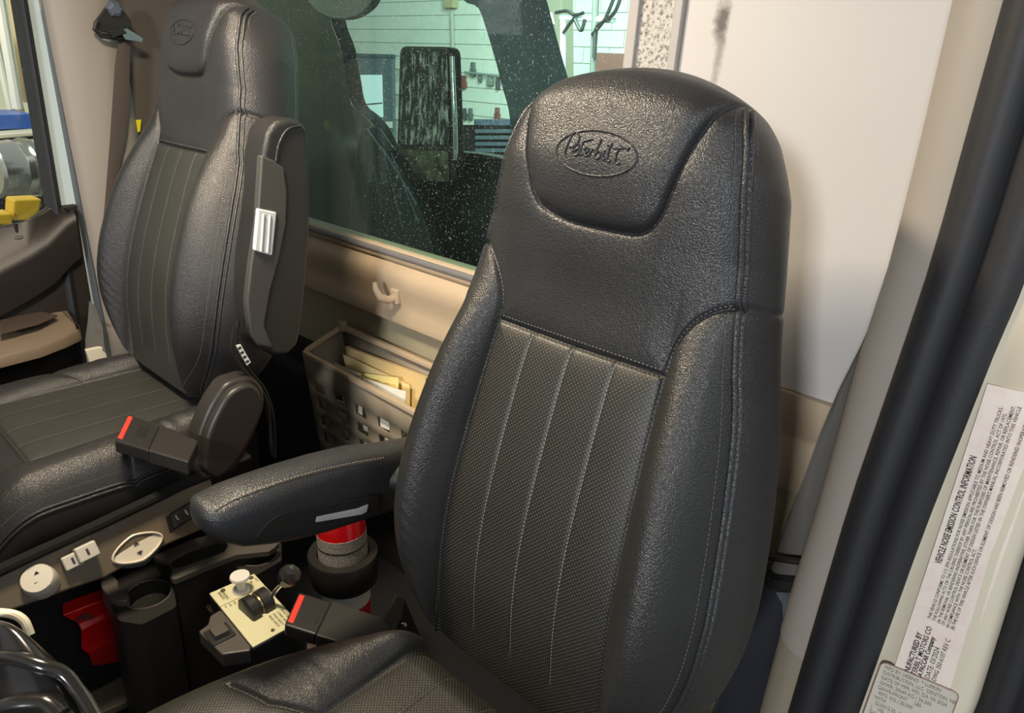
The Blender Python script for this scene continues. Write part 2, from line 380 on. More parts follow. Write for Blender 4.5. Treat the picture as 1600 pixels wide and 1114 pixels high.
# ------------------------------------------------------------------ driver side: pillar, weatherstrip, jamb with labels
zz = [1.75, 1.5, 1.3, 1.1, .9, .75, .6, .45, .3, .0]
def linefit(px, yv):
    q = np.array([P('y', yv, x, y) for x, y in px]); i = np.argsort(q[:, 2]); return lambda z: float(np.interp(z, q[i, 2], q[i, 0]))
f_in = linefit([(1491, 0), (1438, 230), (1395, 400), (1346, 550), (1282, 780), (1235, 930), (1186, 1114)], .97)
f_e1 = linefit([(1577, 0), (1466, 400), (1416, 550), (1336, 780), (1237, 1114)], .90)
f_e2 = linefit([(1600, 430), (1548, 550), (1438, 830), (1337, 1114)], .885)
f_e3 = linefit([(1600, 866), (1523, 1114)], .885)
def pil_ring(z, s=0):
    a, e = f_in(z), f_e1(z)
    out = [(a+.012, 1.119, z), (a+.006, 1.06, z), (a+.001, 1.0, z)]
    for t in np.linspace(0, 1, 14):
        g = t*math.pi/2; out.append((a+(e-a)*(1-math.cos(g)**1.1)*.98, .975-.066*math.sin(g)**.8, z))
    return out+[(e-.001, .900, z), (e+.001, .905, z), (e+.03, 1.119, z)]
zs1 = [2.0, 1.75, 1.5, 1.4, 1.3, 1.2, 1.1, 1.0, .9, .8, .7, .62]
zsplit = P('y', .93, 1240, 1008)[2]
struct(fin('trim_9', MB().loft([pil_ring(z) for z in np.linspace(2.0, zsplit, 24)]), mat('pillar_trim', srgb(166, 158, 148), .5, bump='noise', bs=600, bstr=.12, var=.03), ang=75))
struct(fin('trim_10', MB().loft([[(x+(.0015 if i < 12 else 0), y+.0015, z) for i, (x, y, z) in enumerate(pil_ring(z))] for z in np.linspace(zsplit-.0015, 0, 12)]), mat('pillar_trim_low', srgb(156, 146, 128), .5, bump='noise', bs=600, bstr=.12), ang=75))
def rub_ring(z):
    a, b = f_e1(z)-.004, f_e2(z)+.006; n = []
    for t, y in ((0, .905), (.0, .893), (.10, .880), (.22, .874), (.34, .874), (.44, .882), (.50, .889), (.56, .883), (.66, .875), (.82, .875), (.95, .881), (1.0, .889), (1.0, .92)):
        n.append((a+(b-a)*t, y, z))
    return n
struct(fin('trim_11', MB().loft([rub_ring(z) for z in np.linspace(2.0, 0, 30)]), M_RUB, ang=60))
def jamb_ring(z):
    a, b = f_e2(z), f_e3(z)
    return [(a-.004, .93, z), (a, .885, z), (a+.018, .886, z), (a+.024, .882, z), (b-.022, .878, z), (b-.008, .884, z), (b, .90, z), (b, .94, z)]
jamb = struct(fin('wall_right', MB().loft([jamb_ring(z) for z in np.linspace(2.0, 0, 20)]), M_CREAM, ang=60))
struct(fin('trim_12', MB().loft([[(f_e3(z)+dx, y, z) for dx, y in ((-.004, .95), (.004, .905), (.016, .893), (.03, .893), (.036, .90), (.05, .89), (.075, .88), (.12, .88), (.12, .95))] for z in np.linspace(2.0, 0, 16)]), M_RUB, ang=50))
# the two labels on the jamb
def lab_frame(px, yv=.8795):
    q = [P('y', yv, x, y) for x, y in px]; return q
lt = [P('y', .8785, x, y) for x, y in ((1543, 600), (1652, 625), (1487, 1100), (1391, 1062))]
lb = thing('noise_emission_label', 'long pale pink paper label of small printing on the cream door jamb', 'label', lt[3])
ltq = [np.array(q) for q in lt]
fin('label_sheet', MB().prism(ltq, (0, .0012, 0)), speckle_mat('pinkish_label', srgb(238, 226, 214), srgb(234, 215, 207), 28, .45, .6), lb)
up_ = unit(ltq[0]-ltq[3]); dn_ = unit((ltq[2]-ltq[3])-up_*((ltq[2]-ltq[3])@up_))
W_ = np.linalg.norm(ltq[2]-ltq[3]); H_ = np.linalg.norm(ltq[0]-ltq[3])
def put(s, px, size, bold=0, nm='print_line', par=lb, xs=.64):
    o = P('y', .8780, *px); text(nm, s, M_INK, o, up_, dn_*-1, size, par, xs=xs, ext=.00005, bold=bold)
put('VEHICLE NOISE EMISSION CONTROL INFORMATION', (1470, 882), .0098, .0002)
L6 = ['THIS VEHICLE CONFORMS TO U.S. EPA REGULATIONS FOR NOISE EMISSION APPLICABLE TO MEDIUM AND HEAVY DUTY TRUCKS.',
      'THE FOLLOWING ACTS OR THE CAUSING THEREOF BY ANY PERSON ARE PROHIBITED BY THE NOISE CONTROL ACT OF 1972.',
      '(A) THE REMOVAL OR RENDERING INOPERATIVE, OTHER THAN FOR THE PURPOSES OF MAINTENANCE, REPAIR, OR REPLACEMENT,',
      'OF ANY NOISE CONTROL DEVICE OR ELEMENT OF DESIGN LISTED IN THE OWNER\'S MANUAL INCORPORATED INTO THIS VEHICLE',
      'IN COMPLIANCE WITH THE NOISE CONTROL ACT;',
      '(B) THE USE OF THIS VEHICLE AFTER SUCH DEVICE OR ELEMENT OF DESIGN HAS BEEN REMOVED OR RENDERED INOPERATIVE.']
for i, s in enumerate(L6):
    put(s, (1454+i*7.2, 968+i*3.4), .0050, .00003, xs=1.0)
put('MANUFACTURED BY', (1417, 1062), .0085, .0002, xs=.95)
put('PETERBILT MOTORS CO', (1428, 1064), .0085, .0001, xs=.95)
put('A PACCAR Company', (1440, 1058), .0075, .0002, xs=.95)
put('DATE: 03/2024', (1452, 1062), .0085, xs=.95)
put('DWG 350-6107 REV C', (1462, 1066), .0075, xs=.95)
q2 = [P('y', .8765, x, y) for x, y in ((1378, 1033), (1500, 1084), (1465, 1175), (1345, 1125))]
l2 = thing('maker_plate_label', 'silver grey data sticker with rounded corners at the foot of the pink label', 'label', q2[3])
def roundpoly(q, r, n=5):
    q = [np.array(p, float) for p in q]; out = []
    for i in range(len(q)):
        a, b, c = q[i-1], q[i], q[(i+1) % len(q)]; u, v = unit(a-b), unit(c-b)
        for t in np.linspace(0, 1, n): out.append((1-t)**2*(b+u*r)+2*t*(1-t)*b+t*t*(b+v*r))
    return out
fin('sticker_sheet', MB().prism(roundpoly(q2, .008), (0, .0012, 0)), mat('silver_sticker', srgb(206, 200, 186), .5), l2)
mb = MB(); rp = roundpoly([np.array(p)+np.array([0, -.0003, 0]) for p in q2], .008); mb.tube(rp+[rp[0]], .0007, 6); fin('sticker_border', mb, mat('sticker_edge', srgb(150, 120, 110), .6), l2)
xd = unit(q2[1]-q2[0]); yd = unit(q2[0]-q2[3])
for i, s in enumerate(['MFD BY: HEBNO  * LUFKIN', 'DISTRIBUTION, LLC  DENTON, NE', 'DATE OF MFR: MO. DA YR 2024', 'GVWR: 20540 KG ( 56,200', 'GAWR-FRONT     LBS', '  9072  KG ( 20,000', 'WITH', '  22.5X12.25   MM', '(    105    PSI', 'GAWR INTERM.']):
    o = q2[0]+xd*.006-yd*(.0095+i*.0088)+np.array([0, -.0004, 0]); text('sticker_line', s, mat('faded_ink', srgb(120, 108, 100), .6), o, xd, yd, .0082, l2, xs=.66, ext=.00005)

# driver's belt, guide and cover
def ribbon(path, wdir, wid, th=.0016):
    mb = MB(); n = len(path); rings = []
    for i, p in enumerate(path):
        p = np.array(p, float); t = unit(np.array(path[min(i+1, n-1)])-np.array(path[max(i-1, 0)])); wv = np.array(wdir[i] if hasattr(wdir[0], '__len__') else wdir, float)
        wd = wid[i] if hasattr(wid, '__len__') else wid
        wv = unit(wv-t*(wv@t))*wd/2; nn = unit(np.cross(t, wv))*th/2
        rings.append([p-wv-nn, p+wv-nn, p+wv+nn, p-wv+nn])
    return mb.loft(rings)
def between(axis, val, a, b): return (P(axis, val, *a)+P(axis, val, *b))/2
sb = thing('driver_seat_belt', 'grey webbing belt hanging between the driver seat and the right pillar', 'seat belt', P('y', 1.02, 1210, 890))
rows = [((1372, 478), (1384, 470)), ((1345, 540), (1366, 540)), ((1310, 610), (1350, 610)), ((1280, 680), (1340, 680)), ((1252, 760), (1320, 760)), ((1225, 830), (1300, 835)), ((1208, 880), (1290, 885)), ((1200, 905), (1285, 910))]
mb = MB(); rr = []
for l, r_ in rows:
    A, B = P('y', 1.02, *l), P('y', 1.045, *r_); C_ = (A+B)/2+np.array([0, -.012, 0]); e = np.array([0, .0018, 0]); rr.append([A, (A+C_)/2+[0, -.004, 0], C_, (B+C_)/2, B, B+e, (B+C_)/2+e, C_+e, (A+C_)/2+[0, -.002, 0], A+e])
fin('webbing', MB().loft(rr), M_BELT, sb, ang=60)
g0, g1 = P('y', 1.0, 1186, 868), P('y', 1.0, 1290, 884)
mb = MB().tube([g0, g1], .0055, 12); fin('guide_bar', mb, M_BP, sb)
gp = [(1182, 874), (1184, 885), (1200, 890), (1196, 898), (1203, 905), (1290, 918), (1290, 932), (1205, 922), (1192, 915), (1181, 898)]
mb = MB(); poly(mb, 'y', .995, gp, (0, .02, 0)); fin('guide_loop', mb, M_BP, sb, bevel=.002)
mb = MB(); poly(mb, 'y', 1.005, [(1211, 925), (1285, 930), (1260, 1000), (1224, 988), (1222, 945)], (0, .004, 0)); fin('metal_bracket', mb, mat('galvanised_steel', srgb(128, 138, 146), .45, .7, var=.3, vs=60), sb, bevel=.001)
# black cover behind the belt foot
cv = MB(); rr = []
for l, r_ in [((1205, 880), (1260, 900)), ((1180, 930), (1250, 960)), ((1158, 990), (1240, 1010)), ((1135, 1050), (1225, 1060)), ((1112, 1114), (1210, 1114)), ((1070, 1230), (1180, 1230))]:
    A, B = P('y', 1.03, *l), P('y', 1.05, *r_); rr.append([A, A+[0, .04, 0], B+[0, .04, 0], B, (A+B)/2+[0, -.015, 0]])
o = tag(fin('belt_foot_cover', cv.loft(rr), mat('navy_black_vinyl', srgb(36, 38, 46), .6, bump='noise', bs=400, bstr=.3), ang=60), 'black textured cover panel below the driver belt guide', 'cover')
pth = np.array([r[0]+np.array([.004, -.004, 0]) for r in rr]); attach(fin('cover_stitching', dashes(pth, np.tile([0, -1, 0], (len(pth), 1)), .007, .003, .0012, .0006), M_ST), o)

# ------------------------------------------------------------------ passenger side wall, pillar, door
XD = -2.18
def lineyz(px, xv):
    q = np.array([P('x', xv, x, y) for x, y in px]); i = np.argsort(q[:, 2]); return lambda z: float(np.interp(z, q[i, 2], q[i, 1]))
# extend a two-point pixel line straight in the plane x = xv
def vline(p, q, xv):
    a, b = P('x', xv, *p), P('x', xv, *q); return lambda z: a[1]+(b[1]-a[1])*(z-a[2])/(b[2]-a[2])
y_s0 = vline((24, 0), (74, 302), XD); y_s1 = vline((41, 0), (93, 314), XD); y_s2 = vline((60, 0), (118, 318), XD); y_s3 = vline((66, 0), (135, 350), XD+.03)
Z_ = np.linspace(.2, 1.95, 8)
struct(fin('trim_13', MB().loft([[(XD-.05, y_s0(z)+.002, z), (XD+.012, y_s0(z)+.002, z), (XD+.02, (y_s0(z)+y_s1(z))/2, z), (XD+.01, y_s1(z), z), (XD-.05, y_s1(z), z)] for z in Z_]), M_RUB, ang=60))
struct(fin('trim_14', MB().loft([[(XD-.05, y_s1(z), z), (XD, y_s1(z), z), (XD, y_s2(z), z), (XD-.05, y_s2(z), z)] for z in Z_]), mat('pale_blue_jamb', srgb(188, 204, 208), .35)))
struct(fin('trim_15', MB().loft([[(XD-.04, y_s2(z), z), (XD+.015, y_s2(z), z), (XD+.028, (y_s2(z)+y_s3(z))/2, z), (XD+.025, y_s3(z), z), (XD-.04, y_s3(z)+.01, z)] for z in Z_]), mat('slate_seal', srgb(92, 98, 104), .4), ang=60))
def lp_ring(z):
    a = y_s3(z); return [(XD-.03, a, z), (XD+.028, a, z), (XD+.045, a+.018, z), (XD+.055, a+.05, z), (XD+.06, a+.11, z), (XD+.05, a+.15, z), (XD+.03, a+.175, z), (XD-.03, a+.18, z)]
struct(fin('wall_left', MB().loft([lp_ring(z) for z in np.linspace(0, 1.95, 10)]), mat('left_pillar_trim', srgb(150, 142, 134), .5, bump='noise', bs=600, bstr=.12), ang=60))
struct(fin('trim_16', MB().aabox((XD-.03, y_s3(1.2)+.14, 0), (XD+.02, YW+.03, 1.95)), mat('corner_trim', srgb(84, 76, 70), .55)))
dr = MB().prism([(XD-.02, P('x', XD, x, y)[1], P('x', XD, x, y)[2]) for x, y in ((118, 318), (130, 400), (145, 490), (133, 560), (120, 640))]+[(XD-.02, .62, .05), (XD-.02, -.8, .05), (XD-.02, -.8, .985), (XD-.02, .43, .985), (XD-.02, .52, .995), (XD-.02, .575, 1.03)], (.03, 0, 0))
door = struct(fin('door_1', dr, mat('dark_door_vinyl', srgb(38, 32, 29), .45, bump='noise', bs=500, bstr=.3, var=.1), bevel=.006, seg=3))
# shoulder of the door, rounded
sh = MB(); rr = []
for (ax, ay), (bx, by) in [((120, 336), (104, 330)), ((112, 345), (82, 322)), ((85, 375), (50, 338)), ((50, 395), (25, 350)), ((0, 420), (-20, 365)), ((-90, 460), (-110, 390)), ((-260, 520), (-280, 450))]:
    A = P('x', XD+.045, ax, ay); B = P('x', XD-.01, bx, by); A[1] = B[1] = (A[1]+B[1])/2
    A2 = A+np.array([-.01, 0, -.12]); rr.append([B+[-.03, 0, -.02], B, B+[.02, 0, .004], A+[-.015, 0, .012], A, A+[.002, 0, -.02], A2, A2+[-.05, 0, 0]])
fin('door_shoulder', sh.loft(rr), MATS['dark_door_vinyl'], door, ang=70)
ps = P('x', XD+.012, 28, 370); kn = MB().lathe(ps, (0, 0, 1), [(0, .011), (.003, .011), (.004, .004), (.028, .0045), (.034, .005), (.036, .003)], 16); fin('lock_knob', kn, M_BP, door)
fin('knob_collar', MB().lathe(ps, (0, 0, 1), [(-.001, .014), (.002, .014), (.003, .010)], 20), mat('grey_collar', srgb(120, 116, 112), .4), door)
gl = fin('window_2', MB().prism([(XD-.03, y_s0(z)+.01, z) for z in (1.9, .95)]+[(XD-.03, -.8, .95), (XD-.03, -.8, 1.9)], (.004, 0, 0)), M_GL2); struct(gl)
# armrest of the door
ar = MB(); rr = []
for t, (ux, uy), (lx, ly), (kx, ky) in [(0, (128, 512), (126, 516), (124, 520)), (1, (112, 492), (122, 520), (116, 530)), (2, (85, 482), (100, 530), (95, 543)), (3, (50, 476), (60, 545), (55, 560)), (4, (0, 475), (0, 560), (0, 578)), (5, (-120, 480), (-140, 590), (-140, 610)), (6, (-300, 500), (-320, 640), (-320, 660))]:
    B = P('z', .70, lx, ly); A = P('z', .735, ux, uy); A[0] = max(A[0], XD); K = B+np.array([0, 0, -.025]); 
    rr.append([np.array([XD, B[1], .70]), np.array([XD, A[1]+.0, .742]), (A*.5+B*.5)+np.array([0, 0, .004]), B+np.array([-.006, 0, .006]), B, K, np.array([XD, B[1], .67])])
fin('door_armrest', ar.loft(rr), mat('door_armrest_tan', srgb(128, 112, 94), .45, bump='noise', bs=500, bstr=.2), door, ang=50)
sw = MB(); poly(sw, 'z', .748, [(0, 520), (0, 482), (50, 482), (90, 492), (60, 505)], (0, 0, -.006)); fin('armrest_inlay', sw, mat('inlay_brown', srgb(78, 66, 58), .6), door, bevel=.002)

# ------------------------------------------------------------------ seats
class Frame:
    def __init__(s, O, tilt):
        s.O = np.array(O, float); a = math.radians(tilt); s.V = np.array((0, math.sin(a), math.cos(a))); s.N = np.array((0, -math.cos(a), math.sin(a))); s.X = np.array((1., 0, 0))
    def __call__(s, u, v, w):
        u, v, w = [np.asarray(q, float)[..., None] for q in (u, v, w)]
        return s.O+u*s.X+v*s.V+w*s.N
HW = herm([-.52, -.47, -.44, -.40, -.34, -.27, -.2, -.12, -.04, .0, .05, .10, .16, .20, .24, .27, .295, .315, .335],
          [.155, .190, .212, .236, .252, .256, .250, .238, .222, .211, .198, .188, .178, .171, .163, .154, .142, .124, .085])
WF = herm([-.52, -.45, -.38, -.3, -.22, -.1, 0, .06, .12, .18, .23, .27, .295, .315, .328, .335],
          [-.075, -.050, -.026, -.008, 0, .002, 0, .006, .022, .040, .050, .050, .040, .018, -.012, -.045])
WB = herm([-.52, -.45, -.3, -.1, .1, .2, .27, .31, .328, .335], [-.17, -.19, -.19, -.175, -.145, -.125, -.110, -.095, -.070, -.045])
AR = herm([-.52, .18, .25, .3, .335], [0, 0, .006, .014, .020])
BO = herm([-.52, -.42, -.3, -.15, -.02, .05, .12, .335], [.015, .036, .046, .044, .026, .008, 0, 0])
def ins(v): return .131+.022*np.clip(-v/.4, 0, 1.2)
SH = [(.131, 0), (.133, .028), (.141, .052), (.156, .074), (.175, .09), (.20, .10)]
SHs = smoothline(SH, 6)
PAD = smoothline([(-.141, .318), (-.138, .29), (-.124, .245), (-.108, .20), (-.098, .178), (-.084, .162), (-.062, .154), (0, .1475), (.058, .149), (.076, .156), (.087, .17), (.096, .198), (.108, .245), (.122, .285), (.134, .318)], 6)
vv = np.linspace(0, -.52, 14)
INSR = np.stack([ins(vv), vv], 1)
CHN = [-.067, -.001, .065]
SEAMS = [PAD, SHs, SHs*[-1, 1], INSR, INSR*[-1, 1], np.array([(-.131, .0), (0, -.002), (.131, 0)])]
CHL = [np.array([(c, -.004), (c*1.12, -.46)]) for c in CHN]
GB = .026
def wsurf(u, v):
    hw = HW(v); s = u/hw; au = np.abs(u)
    w = WF(v).copy()
    r = np.clip((au-ins(v)+.003)/(hw-ins(v)+.003), 0, 1)
    w = w+BO(v)*np.sin(np.pi*np.clip(r, 0, 1)**.85)**1.3
    w = w-.020*np.clip((r-.72)/.28, 0, 1)**2*np.clip((.1-v)/.1, 0, 1)
    w = w-np.clip((v-.02)/.12, 0, 1)*(.010*s**2+.020*s**8)*np.clip((.335-v)/.02, 0, 1)
    return w
def disp(u, v):
    d = polydist(u, v, SEAMS); dc = polydist(u, v, CHL)
    k = -.0045*np.exp(-(d/.0026)**2)+.006*(1-np.exp(-d/.014))
    k = k-.0016*np.exp(-(dc/.0028)**2)+.0014*(1-np.exp(-dc/.02))*np.clip((.13-np.abs(u))/.03, 0, 1)
    ip = inpoly(u, v, np.vstack([PAD, [(.2, .4), (-.2, .4)]]))
    k = k+np.where(ip, .005*(1-np.exp(-d/.004)), 0)
    wr = .0003*np.sin(260*v+60*u+9*np.sin(40*u))*np.exp(-((np.abs(u)-.17)/.03)**2)*np.exp(-((v+.36)/.1)**2)
    return (k+wr)*np.clip((.335-v)/.02, 0, 1)
def fpt(fr, u, v, off=0):
    """point on the front of the backrest, its arch included"""
    s = u/HW(v); return fr(u, v+AR(v)*(1-s**2), wsurf(u, v)+disp(u, v)+off)
def build_back(fr, root):
    t = np.concatenate([np.linspace(-.52, .28, 400), np.linspace(.282, .335, 50)]); s = np.linspace(-1, 1, 301)
    V_, S_ = np.meshgrid(t, s, indexing='ij'); U_ = S_*HW(V_)
    Pf = fpt(fr, U_, V_); Nf = vnormals(Pf, 0, 0)
    if Nf[200, 150]@fr.N < 0: Nf = -Nf
    UV = np.stack([U_, V_], 2); cu = (U_[:-1, :-1]+U_[1:, 1:])/2; cv_ = (V_[:-1, :-1]+V_[1:, 1:])/2
    pad = inpoly(cu, cv_, np.vstack([PAD, [(.2, .45), (-.2, .45)]])); insm = (cv_ < 0) & (np.abs(cu) < ins(cv_)) & ~pad
    vs = np.where(np.abs(cu) < .131, 0, np.interp(np.abs(cu), SHs[:, 0], SHs[:, 1])); upm = (cv_ >= vs) & ~pad & ~insm
    bol = ~(pad | insm | upm)
    # back shell
    s2 = np.linspace(-1, 1, 31); V2, S2 = np.meshgrid(t[::3], s2, indexing='ij'); hb = HW(V2)-.004
    Pb = fr(S2*hb, V2+AR(V2)*(1-S2**2), WB(V2)-.02*(1-S2**2)*np.clip((.33-V2)/.1, 0, 1)); Nb = -vnormals(Pb, 0, 0); Nb = np.where((Nb@fr.N)[..., None] > 0, -Nb, Nb)
    back = gridpart('backrest', Pb, Nb, np.stack([S2*hb, V2], 2), np.ones((Pb.shape[0]-1, Pb.shape[1]-1), bool), M_LE, root)
    gridpart('headrest_pad', Pf, Nf, UV, pad, M_LE, back)
    gridpart('upper_panel', Pf, Nf, UV, upm, M_LE, back)
    gridpart('center_panel', Pf, Nf, UV, insm, M_PF, back)
    gridpart('side_bolster', Pf, Nf, UV, bol & (cu < 0), M_LB, back); gridpart('side_bolster', Pf, Nf, UV, bol & (cu > 0), M_LB, back)
    for sg in (-1, 1):
        q = np.linspace(0, 1, 28); Vg, Q = np.meshgrid(t, q, indexing='ij'); hw = HW(Vg)
        w0 = wsurf(sg*hw, Vg)+disp(sg*hw, Vg); Ug = sg*(hw+GB*np.clip((.345-Vg)/.12, 0, 1)*np.sin(np.pi*Q)**.8-.004*Q*1.0-.0025*np.exp(-((Vg-.10)/.0035)**2))
        Wg = w0+(WB(Vg)-w0)*Q; Pg = fr(Ug, Vg, Wg); Ng = vnormals(Pg, 0, 0)
        if Ng[200, 14]@(fr.X*sg) < 0: Ng = -Ng
        cvg = (Vg[:-1, :-1]+Vg[1:, 1:])/2; uvg = np.stack([Q*.13, Vg], 2)
        gridpart('side_panel', Pg, Ng, uvg, cvg < .10, M_LB, back); gridpart('side_panel', Pg, Ng, uvg, cvg >= .10, M_LE, back)
    # piping and stitching
    tv = np.linspace(-.50, .302, 160); st = MB()
    for sg in (-1, 1):
        u = sg*HW(tv); b = fr(u, tv, wsurf(u, tv)+disp(u, tv)); fin('piping', MB().tube(b+(-fr.N*.000+fr.X*sg*.001), .0033, 8), M_LE, back); fin('piping', MB().tube(b+(-fr.N*.0085+fr.X*sg*.0045), .0033, 8), M_LE, back)
        nn = np.tile(fr.N*.6+fr.X*sg*.6, (len(tv), 1))
        uu = sg*(HW(tv)-.008); dashes(fpt(fr, uu, tv, .0006), nn, .0058, .004, .0012, .0007, st)
        dashes(b-fr.N*.0165+fr.X*sg*.0075, nn, .0058, .004, .0012, .0007, st)
        hv = HW(tv); w0_ = wsurf(sg*hv, tv)+disp(sg*hv, tv); q_ = .90
        dashes(fr(sg*(hv+GB*np.clip((.345-tv)/.12, 0, 1)*np.sin(np.pi*q_)**.8-.004*q_+.0003), tv, w0_+(WB(tv)-w0_)*q_), np.tile(fr.X*sg, (len(tv), 1)), .006, .004, .0012, .0007, st)
    stuff(fin('stitching', st, M_SD, back))
    s2_ = MB()
    for ln in CHL:
        q = np.stack([np.linspace(*ln[:, 0], 80), np.linspace(*ln[:, 1], 80)], 1); dashes(fpt(fr, q[:, 0], q[:, 1], .0005), np.tile(fr.N, (80, 1)), .0056, .0036, .0013, .0006, s2_)
    for ln, off in ((INSR, 0.003), (SHs[SHs[:, 0] < .184], .0035)):
        for sg in (-1, 1):
            l2_ = ln*[sg, 1]; dashes(fpt(fr, l2_[:, 0]*(1+(off*.6)), l2_[:, 1]+(off if off > .0032 else 0), .0005), np.tile(fr.N, (len(ln), 1)), .0056, .0030, .0009, .0005, s2_)
    hz = np.linspace(-.125, .125, 40); dashes(fpt(fr, hz, hz*0+.006, .0004), np.tile(fr.N, (40, 1)), .0056, .003, .0009, .0005, s2_)
    stuff(fin('channel_stitching', s2_, M_ST, back))
    # embossed emblem: an oval ring and the word inside
    th = np.linspace(0, 2*math.pi, 73); cx, cz = -.002, .2275
    em = MB()
    for k, rr_ in ((1, .0013),):
        eu, ev = cx+.0565*k*np.cos(th), cz+.0255*k*np.sin(th); em.tube(fpt(fr, eu, ev-AR(ev), .0003), rr_, 6)
    emb = fin('embossed_oval', em, M_LE, back)
    GL = [[(440, 562), (446, 520), (455, 470), (470, 438), (490, 445), (504, 470), (500, 500), (482, 518), (462, 522)],
          [(480, 540), (500, 536), (514, 522), (511, 504), (494, 502), (482, 520), (482, 546), (495, 564), (513, 562), (526, 545)],
          [(534, 480), (526, 530), (532, 556), (546, 552), (556, 538)], [(527, 486), (548, 478), (580, 467)],
          [(552, 545), (566, 538), (570, 520), (560, 514), (551, 528), (553, 550), (566, 560), (582, 548)],
          [(586, 515), (584, 560), (586, 535), (598, 518), (610, 522)],
          [(628, 458), (616, 520), (612, 560), (628, 566), (642, 552), (644, 532), (630, 526), (616, 540)],
          [(662, 515), (656, 550), (662, 566), (674, 562)], [(668, 488), (672, 492)],
          [(690, 470), (680, 530), (682, 566), (694, 572), (704, 564)],
          [(738, 478), (724, 530), (724, 568), (738, 578), (752, 570)], [(700, 500), (740, 494), (782, 486), (770, 502)]]
    wd = MB()
    for g_ in GL:
        q = smoothline([((x-608)/222*.0565+cx, -(y-520)/135*.0255+cz) for x, y in g_], 5); wd.tube(fpt(fr, q[:, 0], q[:, 1], .0006), .0011, 6)
    stuff(fin('embossed_word', wd, M_LE, back))
    return back

def cushion(name, x0, yr, z0, root, HC, mi, mf):
    """seat pan: rear edge at yr, running forward (towards -y)"""
    L_ = .52; hwc = herm(*HC)
    yy = np.linspace(0, L_, 200); s = np.linspace(-1, 1, 221); Y_, S_ = np.meshgrid(yy, s, indexing='ij'); HWy = hwc(Y_); sa = np.abs(S_)
    U_ = np.sign(S_)*np.where(sa <= .5, sa/.5*.155, .155+(HWy-.155)*(sa-.5)/.5)
    au = np.abs(U_); r = np.clip((au-.15)/(hwc(Y_)-.15), 0, 1)
    ins_c = [np.array([(.155, 0.0), (.155, .40)]), np.array([(-.155, 0), (-.155, .40)]), np.array([(-.155, .40), (.155, .40)]), np.array([(.155, .20), (.21, .245), (.28, .265)]), np.array([(-.155, .20), (-.21, .245), (-.28, .265)])]
    ch = [np.array([(c, 0), (c, .40)]) for c in (-.08, 0, .08)]
    d = polydist(U_, Y_, ins_c); dc = polydist(U_, Y_, ch)
    Zt = z0+.030*np.sin(np.pi*r**.8)**1.2*np.clip(1.2-Y_/.5, .3, 1)-.045*np.clip((r-.6)/.4, 0, 1)**2.2-.09*np.clip((Y_-.40)/.12, 0, 1)**2.2-.03*np.clip((.05-Y_)/.05, 0, 1)**2
    Zt = Zt-.0045*np.exp(-(d/.003)**2)+.006*(1-np.exp(-d/.015))-.0016*np.exp(-(dc/.003)**2)
    Zt = Zt+.0010*np.sin(210*Y_+50*U_+6*np.sin(30*Y_))*np.exp(-((au-.21)/.035)**2)*np.exp(-((Y_-.12)/.08)**2)
    Pc = np.stack([x0+U_, yr-Y_, Zt], 2); Nc = vnormals(Pc, 0, 0); Nc = np.where(Nc[..., 2:3] < 0, -Nc, Nc)
    cu = (U_[:-1, :-1]+U_[1:, 1:])/2; cy = (Y_[:-1, :-1]+Y_[1:, 1:])/2; UV = np.stack([U_, Y_], 2)
    im = (np.abs(cu) < .1549) & (cy < .40); bm_ = (~im) & (cy < np.interp(np.abs(cu), [.155, .21, .28], [.20, .245, .265])) ; fm = ~(im | bm_)
    rings = []
    for k, (dx, dz) in enumerate(((0, 0), (.006, -.02), (.008, -.06), (-.005, -.10), (-.03, -.105))):
        ring = []
        for i in list(range(0, 200, 6)): ring.append((x0-(hwc(yy[i])+dx), yr-yy[i], Zt[i, 0]+dz))
        for j in range(0, 221, 10): ring.append((x0+U_[-1, j], yr-L_-dx, Zt[-1, j]+dz))
        for i in list(range(0, 200, 6))[::-1]: ring.append((x0+(hwc(yy[i])+dx), yr-yy[i], Zt[i, -1]+dz))
        rings.append(ring)
    n0 = len(rings[0]); sk = MB().loft(rings, True, False); sk.f.append(tuple(range(4*n0, 5*n0)))
    body = fin(name, sk, M_SKIRT, root, ang=70)
    gridpart('cushion_insert', Pc, Nc, UV, im, mi, body)
    gridpart('cushion_bolster', Pc, Nc, UV, bm_ & (cu < 0), M_LB, body); gridpart('cushion_bolster', Pc, Nc, UV, bm_ & (cu > 0), M_LB, body)
    gridpart('front_panel', Pc, Nc, UV, fm, mf, body)
    st = MB()
    for k in (0, -1):
        p = Pc[:, k, :]; sg = -1 if k == 0 else 1; fin('piping', MB().tube(p[::3]+[sg*.001, 0, -.002], .0028, 8), M_LB, body); fin('piping', MB().tube(p[::3]+[sg*.004, 0, -.009], .0028, 8), M_LB, body)
        dashes(Pc[:, 4 if k == 0 else -5, :]+[0, 0, .0006], Nc[:, 4 if k == 0 else -5, :], .006, .004, .0013, .0007, st)
    def top(u, y): 
        i = np.clip(np.round(y/L_*199).astype(int), 0, 199); uu = np.abs(u); sv = np.where(uu <= .155, uu/.155*.5, .5+.5*(uu-.155)/(hwc(y)-.155)); j = np.clip(np.round((np.sign(u)*sv+1)/2*220).astype(int), 0, 220); return Pc[i, j]
    for ln, n_ in [(c, 60) for c in ch]+[(c, 40) for c in ins_c[3:]]:
        t0 = np.linspace(0, len(ln)-1, n_); q = np.stack([np.interp(t0, range(len(ln)), ln[:, k]) for k in (0, 1)], 1)
        dashes(top(q[:, 0], q[:, 1]+.003)+[0, 0, .0012], np.tile([0, 0, 1.], (n_, 1)), .006, .0036, .0012, .0006, st)
    stuff(fin('stitching', st, M_SD, body))
    return body

